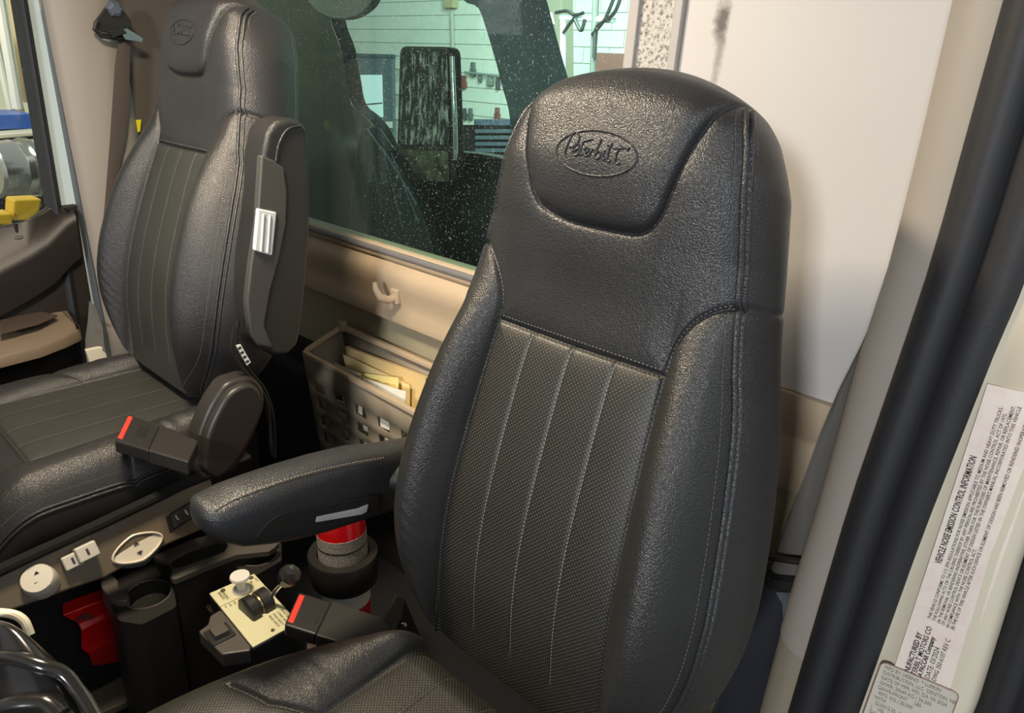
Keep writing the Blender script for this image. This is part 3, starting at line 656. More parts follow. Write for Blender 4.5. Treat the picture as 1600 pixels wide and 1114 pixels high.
DX, DY, DZ = -.478, .677, 1.114
FD = Frame((DX, DY, DZ), 16.2)
seat1 = thing('truck_seat', 'large black leather high-back truck seat in the foreground with raised oval emblem', 'seat', (DX, .4, 0))
build_back(FD, seat1)
cushion('seat_cushion', DX-.005, .58, .580, seat1, ([0, .06, .13, .20, .28, .40, .50, .52], [.18, .23, .285, .325, .352, .365, .36, .34]), M_PF, M_PF)
# pedestal
mb = MB().loft([[(DX+sx*w_, .33+sy*l_, z) for sx, sy in ((-1, -1), (1, -1), (1, 1), (-1, 1))] for z, w_, l_ in ((0, .2, .22), (.18, .19, .2), (.22, .16, .17), (.46, .16, .17), (.50, .23, .22), (.535, .24, .24))])
fin('pedestal', mb, M_BD, seat1, bevel=.01)

PXc, PYc, PZc = -1.586, .697, 1.241
FP = Frame((PXc, PYc, PZc), 20.5)
seat2 = thing('truck_seat', 'black leather high-back truck seat on the far side by the passenger door', 'seat', (PXc, .4, 0))
# copy the driver's backrest parts: same meshes, tilted into place
def copy_back(src, root, fr_a, fr_b):
    RA = np.stack([fr_a.X, fr_a.V, fr_a.N], 1); RB = np.stack([fr_b.X, fr_b.V, fr_b.N], 1)
    Rm = Matrix((RB@RA.T).tolist()).to_4x4()
    M_ = Matrix.Translation(fr_b.O.tolist())@Rm@Matrix.Translation((-fr_a.O).tolist())
    def rec(o, par):
        c = o.copy(); COL.objects.link(c); c.parent = par
        if par is root:
            c.matrix_local = Matrix.Translation(-root.location)@M_@Matrix.Translation(wloc(o))
        if o.name.startswith('center_panel'): c.material_slots[0].link = 'OBJECT'; c.material_slots[0].material = M_CH
        for ch in [k for k in D.objects if k.parent == o]: rec(ch, c)
        return c
    return rec(src, root)
back1 = [o for o in D.objects if o.parent == seat1 and o.name.startswith('backrest')][0]
copy_back(back1, seat2, FD, FP)
cushion('seat_cushion', PXc+.03, .66, .70, seat2, ([0, .06, .2, .4, .52], [.20, .245, .262, .262, .25]), M_CH, M_LB)
mb = MB().loft([[(PXc+.03+sx*w_, .36+sy*l_, z) for sx, sy in ((-1, -1), (1, -1), (1, 1), (-1, 1))] for z, w_, l_ in ((0, .10, .3), (.38, .10, .3), (.46, .20, .3), (.60, .24, .3))])
fin('pedestal', mb, M_BD, seat2, bevel=.01)

# ------------------------------------------------------------------ armrests
def superring(c, X, Y, a, b, n=28, e=.6):
    return [c+X*(a*np.sign(math.cos(t))*abs(math.cos(t))**e)+Y*(b*np.sign(math.sin(t))*abs(math.sin(t))**e) for t in np.linspace(0, 2*math.pi, n, endpoint=False)]
XA = -.815
top = [(650, 684), (600, 694), (545, 702), (490, 716), (440, 732), (400, 746), (360, 762), (335, 776)]
bot = [(642, 786), (592, 796), (555, 806), (500, 823), (450, 834), (400, 843), (360, 846), (330, 838)]
ringsA = []; cs = []
for i in range(8):
    A = P('x', XA, *top[i]); B = P('x', XA, *bot[i]); yy_ = (A[1]+B[1])/2; c = np.array([XA, yy_, (A[2]+B[2])/2]); h = abs(A[2]-B[2])/2; cs.append((c, h))
w_ = [.032, .036, .038, .040, .042, .043, .043, .041]
for (c, h), ww in zip(cs, w_): ringsA.append(superring(c, np.array([1., 0, 0]), np.array([0, .0, 1.]), ww, h, e=.62))
c, h = cs[-1]; tip = P('x', XA, 305, 808); dv = np.array([0, tip[1]-c[1], tip[2]-c[2]])
for k, (q, sc) in enumerate(((.35, .93), (.65, .78), (.87, .55), (1.0, .2))): ringsA.append(superring(c+dv*q, np.array([1., 0, 0]), np.array([0, 0, 1.]), .041*sc, h*sc, e=.7))
arm = fin('armrest', MB().loft(ringsA), M_LE, seat1, ang=80)
st = MB(); pth = [P('x', XA+.043, x, y) for x, y in ((336, 800), (350, 790), (375, 778), (410, 765), (450, 752), (500, 738), (550, 727), (600, 718))]
pth = smoothline(pth, 6)
o = fin('top_seam', MB().tube(pth, .0012, 6), M_LE, arm)
stuff(fin('stitching', dashes(pth+[0, -.0, .004], np.tile([.6, 0, .8], (len(pth), 1)), .0055, .0036, .0012, .0008), mat('tan_thread', srgb(150, 132, 112), .7), arm))
ln = [P('x', XA+.0435, x, y) for x, y in ((396, 846), (408, 828), (420, 815), (440, 803), (480, 795), (540, 783), (592, 774))]
ln2 = [P('x', XA+.0435, x, y) for x, y in ((592, 798), (560, 804), (500, 822), (450, 836))]
fin('lower_cover', MB().prism(list(smoothline(ln, 4))+ln2, (-.012, 0, 0)), M_BP, arm, bevel=.002)
pl = MB(); poly(pl, 'x', XA+.046, [(496, 808), (560, 795), (577, 788), (574, 800), (565, 805), (494, 817)], (-.012, 0, 0)); fin('grey_release_bar', pl, mat('silver_plastic', srgb(176, 176, 176), .4), arm, bevel=.002)['label'] = 'silver grey release bar'
st = MB(); bl = [P('x', XA+.030, x, y) for x, y in ((345, 842), (370, 848), (400, 846))]; fin('bottom_seam', st.tube(bl, .001, 6), M_ST, arm)
mb = MB(); A = P('x', XA, 600, 740); mb.tube([A+[.0, -.01, 0], A+[.07, .05, 0]], .03, 16); fin('pivot', mb, M_BD, arm)

# passenger armrest, folded up along its backrest
XP = -1.262
left = [(420, 205), (409, 240), (405, 300), (398, 360), (390, 420), (384, 470), (388, 510), (402, 540), (425, 556)]
right = [(452, 186), (478, 196), (485, 240), (486, 310), (482, 380), (478, 440), (472, 500), (466, 535), (450, 556)]
outl = [P('x', XP, x, y) for x, y in [(432, 190), (452, 184), (470, 188), (482, 202), (485, 240), (487, 310), (485, 380), (479, 450), (473, 510), (466, 540), (450, 556), (428, 557), (412, 548), (396, 535), (390, 510), (386, 470), (392, 415), (402, 350), (408, 300), (410, 240), (418, 205)]]
arp = fin('armrest', MB().prism(outl, (-.075, 0, 0)), M_LB, seat2, bevel=.018, seg=4)
inn = [P('x', XP+.004, x, y) for x, y in [(409, 242), (428, 250), (445, 262), (450, 300), (448, 350), (438, 400), (422, 460), (414, 510), (428, 545), (405, 541), (391, 522), (386, 470), (392, 415), (402, 350)]]
fin('inner_cover', MB().prism(inn, (-.02, 0, 0)), mat('grey_black_plastic', srgb(70, 68, 66), .4, bump='noise', bs=900, bstr=.15), arp, bevel=.005, seg=3)
o = fin('catch', MB().prism([P('x', XP+.009, x, y) for x, y in [(404, 326), (433, 332), (426, 400), (398, 392)]], (-.012, 0, 0)), mat('pale_catch', srgb(206, 208, 208), .4), arp, bevel=.003); o['label'] = 'pale grey catch'
for dx in (9, 19): 
    fin('catch_rib', MB().tube([P('x', XP+.010, 404+dx-1, 333+dx*.2), P('x', XP+.010, 400+dx-1, 391+dx*.2)], .0022, 8), MATS['pale_catch'], arp)
sp_ = [P('x', XP+.001, x, y) for x, y in ((412, 236), (425, 205), (445, 194), (462, 196))]
fin('armrest_seam', MB().tube(smoothline([P('x', XP+.0025, x, y) for x, y in ((431, 252), (436, 225), (450, 202), (470, 196))], 6), .0022, 6), M_LE, arp)

# recliner housing of the passenger seat
XC = -1.235
rc = fin('hinge_cover', MB().prism(smoothline([P('x', XC, x, y) for x, y in [(304, 740), (306, 700), (318, 660), (338, 620), (358, 597), (385, 589), (408, 600), (415, 625), (405, 665), (385, 705), (360, 740), (330, 752), (304, 740)]], 4)[:-1], (-.05, 0, 0)), M_SEAT, seat2, bevel=.014, seg=4)
fin('cover_cap', MB().prism(smoothline([P('x', XC+.018, x, y) for x, y in [(318, 735), (322, 690), (340, 645), (362, 612), (388, 600), (408, 612), (412, 635), (396, 680), (372, 722), (345, 747), (318, 735)]], 4)[:-1], (-.03, 0, 0)), M_SEAT, rc, bevel=.014, seg=4)

# ------------------------------------------------------------------ buckles
def buckle(name, label, z, quad, split, bpx, zd, m_sleeve):
    q = [P('z', z+zd[i], *p) for i, p in enumerate(quad)]     # front-left, front-right, back-right, back-left along the top face
    root = thing(name, label, 'buckle', tuple((q[2]+q[3])/2-np.array([0, 0, .02])))
    n = unit(np.cross(q[1]-q[0], q[3]-q[0])); n = n if n[2] > 0 else -n
    L = lambda a, b, t: a+(b-a)*t
    h0, h1 = L(q[0], q[3], split), L(q[1], q[2], split)
    fin('buckle_head', MB().prism([q[0], q[1], h1, h0], -n*.026), M_BP, root, bevel=.004, seg=3)
    s0, s1 = L(h0, h1, -.03), L(h0, h1, 1.03)
    fin('sleeve', MB().prism([s0+n*.002, s1+n*.002, q[2], q[3]], -n*.028), m_sleeve, root, bevel=.003, seg=3)
    b0, b1 = L(q[0], q[1], .10), L(q[0], q[1], .92); d = unit(q[3]-q[0])*.013
    o = fin('release_button', MB().prism([b0+d*.25+n*.0015, b1+d*.25+n*.0015, b1+d*1.15+n*.0015, b0+d*1.15+n*.0015], -n*.016), M_BTN, root, bevel=.002); o['label'] = 'red release button'
    sq = [L(L(q[0], q[1], a), L(h0, h1, a), b)+n*.0006 for a, b in bpx]
    fin('press_mark', MB().prism(sq, -n*.002), M_BD, root, bevel=.0005)
    return root
buckle('driver_belt_buckle', 'black belt buckle with red button beside the driver seat by the gear plate', .53, [(444, 976), (467, 924), (613, 970), (585, 1020)], .36, [(.25, .45), (.8, .45), (.8, .85), (.25, .85)], (0, 0, -.01, -.01), mat('buckle_sleeve', srgb(38, 35, 33), .5))
buckle('passenger_belt_buckle', 'black belt buckle with red button lying on the passenger seat cushion edge', .755, [(179, 688), (200, 646), (310, 688), (294, 722)], .47, [(.35, .45), (.75, .45), (.75, .75), (.35, .75)], (0, 0, -.01, -.01), MATS['buckle_sleeve'])
# steel bar and bolts at the driver's seat hinge
mb = MB(); poly(mb, 'x', -.775, [(600, 970), (620, 930), (632, 935), (628, 965), (600, 1018), (588, 1018)], (-.006, 0, 0)); hb = fin('hinge_bar', mb, mat('dull_steel', srgb(110, 102, 92), .45, .6), seat1, bevel=.001)
mb = MB(); poly(mb, 'x', -.785, [(600, 990), (632, 935), (660, 1000), (640, 1025), (600, 1022)], (-.006, 0, 0)); fin('hinge_plate', mb, mat('dark_steel', srgb(58, 52, 46), .5, .5), hb, bevel=.001)
for (x, y, r_) in ((603, 974, .007), (631, 977, .005), (620, 1000, .010)):
    c = P('x', -.775, x, y); fin('bolt', MB().lathe(c, (1, 0, 0), [(-.004, r_), (.003, r_), (.006, r_*.6)], 12), M_MET if r_ < .009 else MATS['dark_steel'], hb)

# ------------------------------------------------------------------ passenger belt
pb = thing('passenger_seat_belt', 'dark webbing belt hanging from a black guide on the far left pillar', 'seat belt', P('x', XD+.07, 180, 60))
XB = XD+.075
path = [((186, 60), (205, 55)), ((180, 100), (203, 100)), ((176, 160), (202, 160)), ((172, 220), (197, 215)), ((168, 270), (188, 260)), ((164, 320), (178, 320)), ((158, 380), (172, 380))]
rr = []
for l, r_ in path:
    A, B = P('x', XB, *l), P('x', XB, *r_); rr.append([A, (A+B)/2+[.004, 0, 0], B, B+[-.002, 0, 0], (A+B)/2+[.002, 0, 0], A+[-.002, 0, 0]])
fin('webbing', MB().loft(rr), M_BELTD, pb, ang=70)
rr = []
for l, r_ in [((163, 55), (182, 58)), ((172, 110), (184, 110)), ((172, 170), (180, 170)), ((168, 240), (174, 240))]:
    A, B = P('x', XB-.03, *l), P('x', XB-.03, *r_); rr.append([A, B, B+[-.002, 0, 0], A+[-.002, 0, 0]])
fin('webbing_return', MB().loft(rr), M_BELTD, pb)
gq = [(171, 4), (183, 3), (204, 30), (207, 42), (196, 52), (160, 50), (150, 42), (150, 32)]
fin('guide_plate', MB().prism(roundpoly([P('x', XB+.012, x, y) for x, y in gq], .004), (-.01, 0, 0)), M_BP, pb, bevel=.002)
fin('guide_bolt', MB().lathe(P('x', XB+.012, 179, 14), (1, 0, 0), [(-.002, .022), (.006, .020), (.012, .012)], 6), mat('blue_grey_bolt', srgb(84, 92, 104), .4), pb, bevel=.001)
fin('guide_loop', MB().tube([P('x', XB+.016, x, y) for x, y in ((151, 34), (148, 46), (158, 56), (185, 60), (198, 52))], .006, 10), M_BP, pb)
tg = MB(); poly(tg, 'x', XB+.03, [(186, 47), (198, 44), (224, 60), (222, 66), (196, 62)], (-.004, 0, 0)); fin('latch_tongue', tg, M_CHR, pb, bevel=.001)
fin('tongue_grip', MB().prism([P('x', XB+.032, x, y) for x, y in ((168, 48), (190, 42), (200, 52), (178, 60))], (-.012, 0, 0)), M_BP, pb, bevel=.003)
# belt foot beside the seat
pf = thing('belt_anchor_strap', 'short grey strap with cream end cover low beside the passenger seat back', 'strap', P('x', -1.99, 150, 570))
rr = []
for l, r_ in [((140, 470), (150, 480)), ((138, 500), (160, 510)), ((134, 530), (162, 528)), ((134, 552), (164, 548))]:
    A, B = P('x', -2.0, *l), P('x', -1.96, *r_); rr.append([A, B, B+[-.003, 0, 0], A+[-.003, 0, 0]])
fin('strap', MB().loft(rr), M_BELT, pf)
o = fin('end_cover', MB().prism([P('x', -1.965, x, y) for x, y in ((134, 547), (163, 541), (172, 570), (169, 580), (160, 582), (142, 572))], (-.014, 0, 0)), mat('ivory_plastic', srgb(224, 216, 196), .45), pf, bevel=.003); o['label'] = 'cream end cover'
# yellow tag seen behind the seat
tag(fin('yellow_tag', MB().prism([P('x', XD+.03, x, y) for x, y in ((201, 189), (221, 187), (219, 206), (203, 210))], (-.006, 0, 0)), mat('yellow_sticker', srgb(240, 222, 20), .5), bevel=.001), 'small bright yellow sticker between the belt and the passenger seat back', 'sticker')

# wires with white tags near the recliner
for i, (pts, r_) in enumerate((([(372, 500), (368, 530), (372, 555), (388, 580), (408, 610), (418, 650), (425, 710)], .0045), ([(378, 560), (395, 585), (412, 605), (428, 660), (430, 715)], .003), ([(366, 510), (362, 545), (378, 575), (400, 598), (420, 640), (424, 700)], .0035))):
    tag(fin('wire', MB().tube(smoothline([P('x', -1.27+.012*i, x, y) for x, y in pts], 6), r_, 8), M_BD), ['thickest black wire dangling behind the passenger armrest', 'thin black wire furthest right below the passenger armrest', 'thin black wire between the two others below the passenger armrest'][i], 'wire', 'black wires behind the passenger armrest')
wt = thing('wire_tag', 'white printed tag wrapped on the wires under the passenger armrest', 'tag', P('x', -1.23, 380, 556))
fin('tag_sheet', MB().prism([P('x', -1.225, x, y) for x, y in ((369, 540), (376, 538), (392, 566), (386, 571))], (-.002, 0, 0)), M_PAPER, wt)
for k in range(4): fin('tag_mark', MB().prism([P('x', -1.2245, x+4*k, y+7*k) for x, y in ((371, 544), (376, 541), (378, 544), (373, 547))], (-.0004, 0, 0)), M_INK, wt)

# ------------------------------------------------------------------ door basket with papers
bk = thing('wall_basket', 'tan plastic storage basket with square holes hung on the rear cab wall', 'basket', (-1.35, 1.05, .42))
BX0 = P('y', .99, 473, 549)[0]; BX1 = P('y', .99, 640, 646)[0]
bx1 = BX1+.06; zf = P('y', .99, 473, 549)[2]; zb = P('y', YW-.01, 538, 508)[2]; xb0 = P('y', YW-.01, 538, 508)[0]; zbot = .34
def bil(c, a, b): c = [np.array(q, float) for q in c]; return (c[0]*(1-a)+c[1]*a)*(1-b)+(c[3]*(1-a)+c[2]*a)*b
def lattice(c, us, vs_, holes, th):
    mb = MB(); n = len(vs_); v = [bil(c, a, b) for a in us for b in vs_]; f = [(i*n+j, (i+1)*n+j, (i+1)*n+j+1, i*n+j+1) for i in range(len(us)-1) for j in range(n-1) if (i, j) not in holes]
    return mb.add(v, f)
cf = [(BX0, .99, zf), (bx1, .99, zf-.008), (bx1-.02, 1.01, zbot), (BX0+.05, 1.01, zbot)]
us = [0]; 
for k in range(5): us += [.06+k*.19, .06+k*.19+.10]
us.append(1.0); vs_ = [0, .22, .32, .38, .48, .54, .64, .70, .80, 1]
holes = {(1+2*i, 1+2*j) for i in range(5) for j in range(4)}
fin('front_face', lattice(cf, us, vs_, holes, .005), mat('basket_shade_tan', srgb(146, 134, 116), .5, bump='noise', bs=700, bstr=.12), bk, solid=.005)  # shade on the basket faces is put into this darker tan
cl = [(xb0, YW-.012, zb-.02), (BX0, .99, zf), (BX0+.05, 1.01, zbot), (xb0+.04, YW-.012, zbot)]
fin('side_face', lattice(cl, [0, 1], [0, 1], set(), .005), MATS['basket_shade_tan'], bk, solid=.005)
cr = [(bx1+.02, YW-.012, zb-.02), (bx1, .99, zf-.008), (bx1-.02, 1.01, zbot), (bx1, YW-.012, zbot)]
fin('side_face', lattice(cr, [0, 1], [0, 1], set(), .005), MATS['basket_shade_tan'], bk, solid=.005)
cbk = [(xb0, YW-.014, zb), (bx1+.02, YW-.014, zb-.01), (bx1, YW-.014, zbot), (xb0+.04, YW-.014, zbot)]
fin('back_face', lattice(cbk, [0, 1], [0, 1], set(), .005), MATS['basket_shade_tan'], bk, solid=.005)
rim = [(xb0, YW-.016, zb), (BX0+.004, 1.0, zf+.004), (BX0+.012, .99, zf), (bx1-.01, .988, zf-.008), (bx1, 1.0, zf-.006), (bx1+.02, YW-.016, zb-.01)]
mb = MB(); rg = []
R3 = [np.array(p) for p in rim]
for i, p in enumerate(R3):
    t = unit(R3[min(i+1, 5)]-R3[max(i-1, 0)]); o_ = unit(np.cross(t, (0, 0, 1)))
    rg.append([p+o_*.007+[0, 0, .004], p-o_*.007+[0, 0, .004], p-o_*.007-[0, 0, .007], p+o_*.007-[0, 0, .007]])
fin('rim', mb.loft(rg), M_TAN, bk, bevel=.002)
fin('back_rim', MB().aabox((xb0-.006, YW-.028, zb-.008), (bx1+.024, YW-.012, zb+.006)), M_TAN, bk, bevel=.003)
fin('bottom', MB().aabox((BX0+.05, 1.01, zbot-.004), (bx1-.01, YW-.014, zbot)), M_TAN2, bk)
fin('mount_tab', MB().aabox((xb0-.004, YW-.03, zb-.01), (xb0+.018, YW-.012, zb+.018)), M_TAN, bk, bevel=.003)
def sheet(name, label, axisval, px, m, th=.001, group=None, dz=None):
    q = [P('y', axisval[i] if hasattr(axisval, '__len__') else axisval, x, y) for i, (x, y) in enumerate(px)]
    n = unit(np.cross(q[1]-q[0], q[3]-q[0])); return tag(fin(name, MB().prism(q, n*th), m), label, 'paper', group)
YB = YW-.045
sheet('paper_pad', 'thick tan notepad standing at the back of the wall basket', [YB, YB, YB-.03, YB-.03], [(539, 541), (665, 590), (655, 700), (560, 690)], M_MAN, .012)
sheet('folder', 'cream folder standing behind the slips in the wall basket', [YB-.015, YB-.015, YB-.03, YB-.03], [(535, 553), (640, 602), (640, 690), (560, 650)], M_YEL, .002)
sheet('receipt', 'yellow slip with red and black print in the wall basket', [YB-.03, YB-.03, YB-.05, YB-.05], [(545, 580), (622, 590), (624, 660), (570, 640)], mat('yellow_slip', srgb(238, 222, 150), .7), .0008)
sheet('slip', 'white slip leaning left in the wall basket', [YB-.05, YB-.05, YB-.07, YB-.07], [(522, 566), (563, 584), (566, 650), (540, 640)], M_PAPER, .0008)
sheet('card', 'white card nearest the front rim of the wall basket', [YB-.055, YB-.055, YB-.07, YB-.07], [(566, 590), (634, 612), (630, 680), (575, 660)], mat('white_card', srgb(236, 234, 224), .7), .001)
for i, (x0, y0, x1, y1) in enumerate(((500, 625, 508, 634), (520, 650, 534, 668), (500, 655, 516, 675), (555, 655, 566, 668), (528, 680, 540, 692), (560, 680, 572, 694))):
    pass
sheet('paper_stack', 'white papers pressed against the holes inside the wall basket', [1.025]*4, [(492, 612), (650, 672), (640, 760), (515, 740)], mat('crumpled_white', srgb(226, 224, 208), .7, var=.15, vs=40), .004)
rcpt = [o for o in D.objects if o.name.startswith('receipt')][0]
def plines(par, pts, m, r=.0006):
    for a, b in pts: attach(fin('print_line', MB().tube([a, b], r, 4), m), par)
pr = lambda x, y: P('y', YB-.034, x, y)
plines(rcpt, [(pr(582, 593), pr(592, 594)), (pr(600, 598), pr(618, 602)), (pr(601, 603), pr(617, 607)), (pr(603, 608), pr(615, 611))], mat('rust_ink', srgb(180, 110, 60), .6))

# ------------------------------------------------------------------ seat base panel with its switches
XQ = -1.235
bp = thing('seat_base_panel', 'brown plastic control panel along the foot of the passenger seat', 'panel', P('x', XQ, 150, 900))
up = [(-60, 925), (45, 876), (150, 828), (230, 790), (289, 761), (330, 745)]; lo = [(-40, 975), (46, 945), (110, 922), (165, 903), (240, 862), (300, 835), (345, 815)]
fin('panel_face', MB().prism([P('x', XQ, x, y) for x, y in up]+[P('x', XQ+.03, x, y) for x, y in lo[::-1]], (-.03, 0, -.01)), M_BRN, bp, bevel=.006, seg=3)
fin('panel_lip', MB().tube([P('x', XQ+.004, x, y-6) for x, y in up], .011, 10), mat('matt_black_lip', srgb(24, 23, 23), .85, spec=.2), bp)
n_ = unit((1, 0, .55)); 
def onp(x, y, d=.0): 
    return P('x', XQ+.016, x, y)+n_*d
fin('rotary_knob', MB().lathe(onp(64, 910), unit((.55, -.25, .8)), [(-.01, .027), (.008, .027), (.026, .025), (.028, .0235), (.0285, .0)], 40), M_GRY, bp, ang=40)
for dx, dy, s_ in ((50, 893, 1), (50, 903, -1)):
    c = onp(64, 910)+unit((.55, -.25, .8))*.0283+unit((-.7, .3, .6))*.007*s_; fin('knob_arrow', MB().prism([c+np.array([0, -.004, 0]), c+np.array([0, .004, 0]), c+np.array([0, 0, .006*s_])], n_*.0012), M_INK, bp)
for (x, y, w2, h2, d) in ((112, 876, .015, .013, .012), (133, 862, .017, .014, .020)):
    c = onp(x, y); Yd = unit((0, 1, .10)); Zd = unit(np.cross(n_, Yd)); fin('lever_switch', MB().box(c+n_*d/2, Yd*w2, Zd*h2, n_*d/2), M_GRY, bp, bevel=.003, seg=3)
    fin('switch_mark', MB().box(c+n_*d, Yd*.002, Zd*.006, n_*.0006), M_INK, bp)
# oval lever in a dark well
c = onp(213, 856); e = []; Yd = unit(P('x', XQ+.016, 253, 836)-P('x', XQ+.016, 174, 875)); Zd = unit(np.cross(n_, Yd)); Zd = Zd if Zd[2] > 0 else -Zd
hl = np.linalg.norm(P('x', XQ+.016, 253, 836)-P('x', XQ+.016, 174, 875))/2
lens_ = lambda a, b, k: [c+n_*k+Yd*a*math.cos(t)+Zd*b*math.sin(t)*(1-.25*abs(math.cos(t))) for t in np.linspace(0, 2*math.pi, 40, endpoint=False)]
fin('lever_well', MB().prism(lens_(hl*1.12, .037, .0005), n_*.003), M_BD, bp, bevel=.001)
fin('oval_lever', MB().loft([lens_(hl, .028, .002), lens_(hl, .028, .012), lens_(hl*.95, .025, .014), lens_(hl*.9, .022, .009), lens_(.001, .0008, .009)], True, True), mat('cream_lever', srgb(205, 196, 178), .45), bp, ang=40)
for s_ in (1, -1):
    cc = c+n_*.0105+Zd*s_*.007; fin('lever_arrow', MB().prism([cc-Yd*.005, cc+Yd*.005, cc+Zd*s_*.006], n_*.001), M_INK, bp)
# two small heater switches
c = onp(284, 806); fin('switch_bezel', MB().box(c, unit((0, 1, .25))*.03, unit((-.4, 0, 1))*.017, n_*.003), M_BD, bp, bevel=.002)
for k, x in enumerate((275, 290)):
    c = onp(x, 810-k*8, .004); fin('rocker_switch', MB().box(c, unit((0, 1, .25))*.011, unit((-.4, 0, 1))*.0145, n_*.005), mat('warm_black', srgb(52, 44, 38), .4), bp, bevel=.003)
    cc = c+n_*.0055; fin('seat_symbol', MB().tube([cc+np.array([0, -.003, .008]), cc+np.array([0, -.001, .0]), cc+np.array([0, .004, -.007]), cc+np.array([0, -.004, -.009])], .0014, 6), M_PAPER, bp)

# ------------------------------------------------------------------ cup holder console
ZC = .44
con = thing('cup_holder_console', 'black floor console with two cup holders and a long tray between the seats', 'console', P('z', 0, 300, 1000))
def pz(x, y, z=ZC): return P('z', z, x, y)
def slab(name, px, z, th, m, bevel=.003, hole=None):
    return fin(name, MB().prism([P('z', z, x, y) for x, y in px], (0, 0, -th)), m, con, bevel=bevel)
M_CON = mat('console_plastic', srgb(82, 77, 72), .38, bump='noise', bs=900, bstr=.15)
# tray block: outline with concave ends and a slot
trayo = [(238, 869), (262, 858), (300, 843), (330, 834), (372, 840), (418, 838), (436, 848), (425, 860), (405, 866), (383, 862), (350, 874), (310, 890), (272, 906), (265, 902), (270, 890), (264, 880), (250, 874)]
trayi = [(264, 878), (268, 872), (300, 856), (336, 845), (352, 846), (356, 853), (350, 862), (318, 874), (284, 886), (270, 888)]
def ringslab(name, outer, inner, z, th, m, parent):
    """plate with a hole: bridged outlines resampled to the same count"""
    def res(p, n, c):
        p = np.array([P('z', z, x, y) for x, y in p]); p = np.vstack([p, p[:1]]); t = np.concatenate([[0], np.cumsum(np.linalg.norm(np.diff(p, axis=0), axis=1))])
        q = np.stack([np.interp(np.linspace(0, t[-1], 400, endpoint=False), t, p[:, k]) for k in range(3)], 1); a = np.arctan2(q[:, 1]-c[1], q[:, 0]-c[0])
        tg_ = np.linspace(-math.pi, math.pi, n, endpoint=False); out = []
        for g in tg_:
            dd = np.abs(np.angle(np.exp(1j*(a-g)))); out.append(q[np.argmin(dd)])
        return np.array(out)
    c = np.mean([P('z', z, x, y) for x, y in inner], axis=0); O = res(outer, 72, c); I = res(inner, 72, c); dz = np.array([0, 0, -th])
    return fin(name, MB().loft([O+dz, O, I, I+dz, O+dz], True, False), m, parent, bevel=.0015, ang=40)
ringslab('tray_rim', trayo, trayi, ZC+.02, .012, M_CON, con)
fin('tray_well', MB().prism([P('z', ZC-.01, x, y+4) for x, y in trayi], (0, 0, -.01)), M_BP, con)
body = [(240, 872), (330, 838), (432, 852), (383, 866), (272, 910)]
fin('tray_body', MB().prism([P('z', ZC+.012, x, y) for x, y in body], (0, 0, -.38)), M_BP, con, bevel=.006)
# cup rings
def cup(cx, cy, r, outl, zt, deep):
    c = P('z', zt, cx, cy); n = 56; O = []; I = []
    q = np.array([P('z', zt, x, y) for x, y in outl]); q = np.vstack([q, q[:1]]); t = np.concatenate([[0], np.cumsum(np.linalg.norm(np.diff(q, axis=0), axis=1))])
    q = np.stack([np.interp(np.linspace(0, t[-1], 600, endpoint=False), t, q[:, k]) for k in range(3)], 1); a = np.arctan2(q[:, 1]-c[1], q[:, 0]-c[0])
    for g in np.linspace(-math.pi, math.pi, n, endpoint=False):
        O.append(q[np.argmin(np.abs(np.angle(np.exp(1j*(a-g)))))]); I.append(c+r*np.array([math.cos(g), math.sin(g), 0]))
    O = np.array(O); I = np.array(I); dz = np.array([0, 0, -deep]); e = np.array([0, 0, -.034])
    fin('cup_block', MB().loft([O+dz, O, I, I+e, I*.0+c+e], True, False), M_BP, con, ang=40)
    fin('cup_rim', MB().loft([[p+[0, 0, .001], p+(p-c)*.10+[0, 0, .001], p+(p-c)*.10-[0, 0, .004], p-[0, 0, .004]] for p in list(I)+[I[0]]]), M_CON, con)
    fin('cup_base', MB().lathe(c-np.array([0, 0, .033]), (0, 0, 1), [(0, r*.9), (.004, r*.9), (.0045, 0)], 32), mat('dusty_liner', srgb(128, 118, 102), .7, var=.2, vs=60), con)
cup(232, 928, .040, [(162, 918), (200, 893), (240, 880), (268, 893), (276, 948), (222, 976), (186, 970)], ZC-.012, .40)
cup(404, 866, .038, [(352, 872), (372, 846), (425, 836), (440, 850), (440, 876), (402, 898), (380, 895)], ZC-.012, .38)
cr_ = [(157, 905), (165, 898), (176, 898), (183, 905), (186, 916), (193, 926), (202, 930), (196, 938), (182, 939), (168, 930), (159, 918)]
fin('crescent_end', MB().prism(smoothline([P('z', ZC, x, y) for x, y in cr_+cr_[:1]], 3)[:-1], (0, 0, -.05)), M_CON, con, bevel=.003)
# red box on the floor
rb = thing('red_box', 'bright red plastic box with moulded steps on the floor beside the console', 'box', P('z', 0, 150, 1040))
qx = lambda x, y, z: P('z', z, x, y)
sec = [((97, 962), (160, 938), .34), ((122, 975), (163, 958), .30), ((127, 986), (166, 966), .29), ((127, 1015), (172, 998), .22), ((138, 1022), (173, 1003), .21), ((145, 1042), (186, 1034), .12)]
fr_ = MB(); rg = []
for a, b, z in sec:
    A, B = qx(*a, z), qx(*b, z); rg.append([A, B+(B-A)*.5, B+(B-A)*.5+[-.04, .012, 0], A+[-.04, .012, 0]])
fin('box_body', fr_.loft(rg), M_RED, rb, bevel=.003)
fin('box_recess', MB().prism([qx(x, y, z) for x, y, z in ((117, 972, .318), (124, 962, .328), (136, 957, .332), (147, 963, .325), (146, 966, .32))], (.002, -.001, .002)), mat('dark_red', srgb(80, 4, 4), .7), rb)
# pale mat
tag(fin('rubber_floor_mat', MB().prism([P('z', .06, x, y) for x, y in ((60, 960), (210, 1000), (215, 1085), (190, 1100), (120, 1130), (0, 1100))], (0, 0, -.02)), M_MAT, bevel=.004), 'dusty tan rubber floor mat below the red box', 'floor mat')

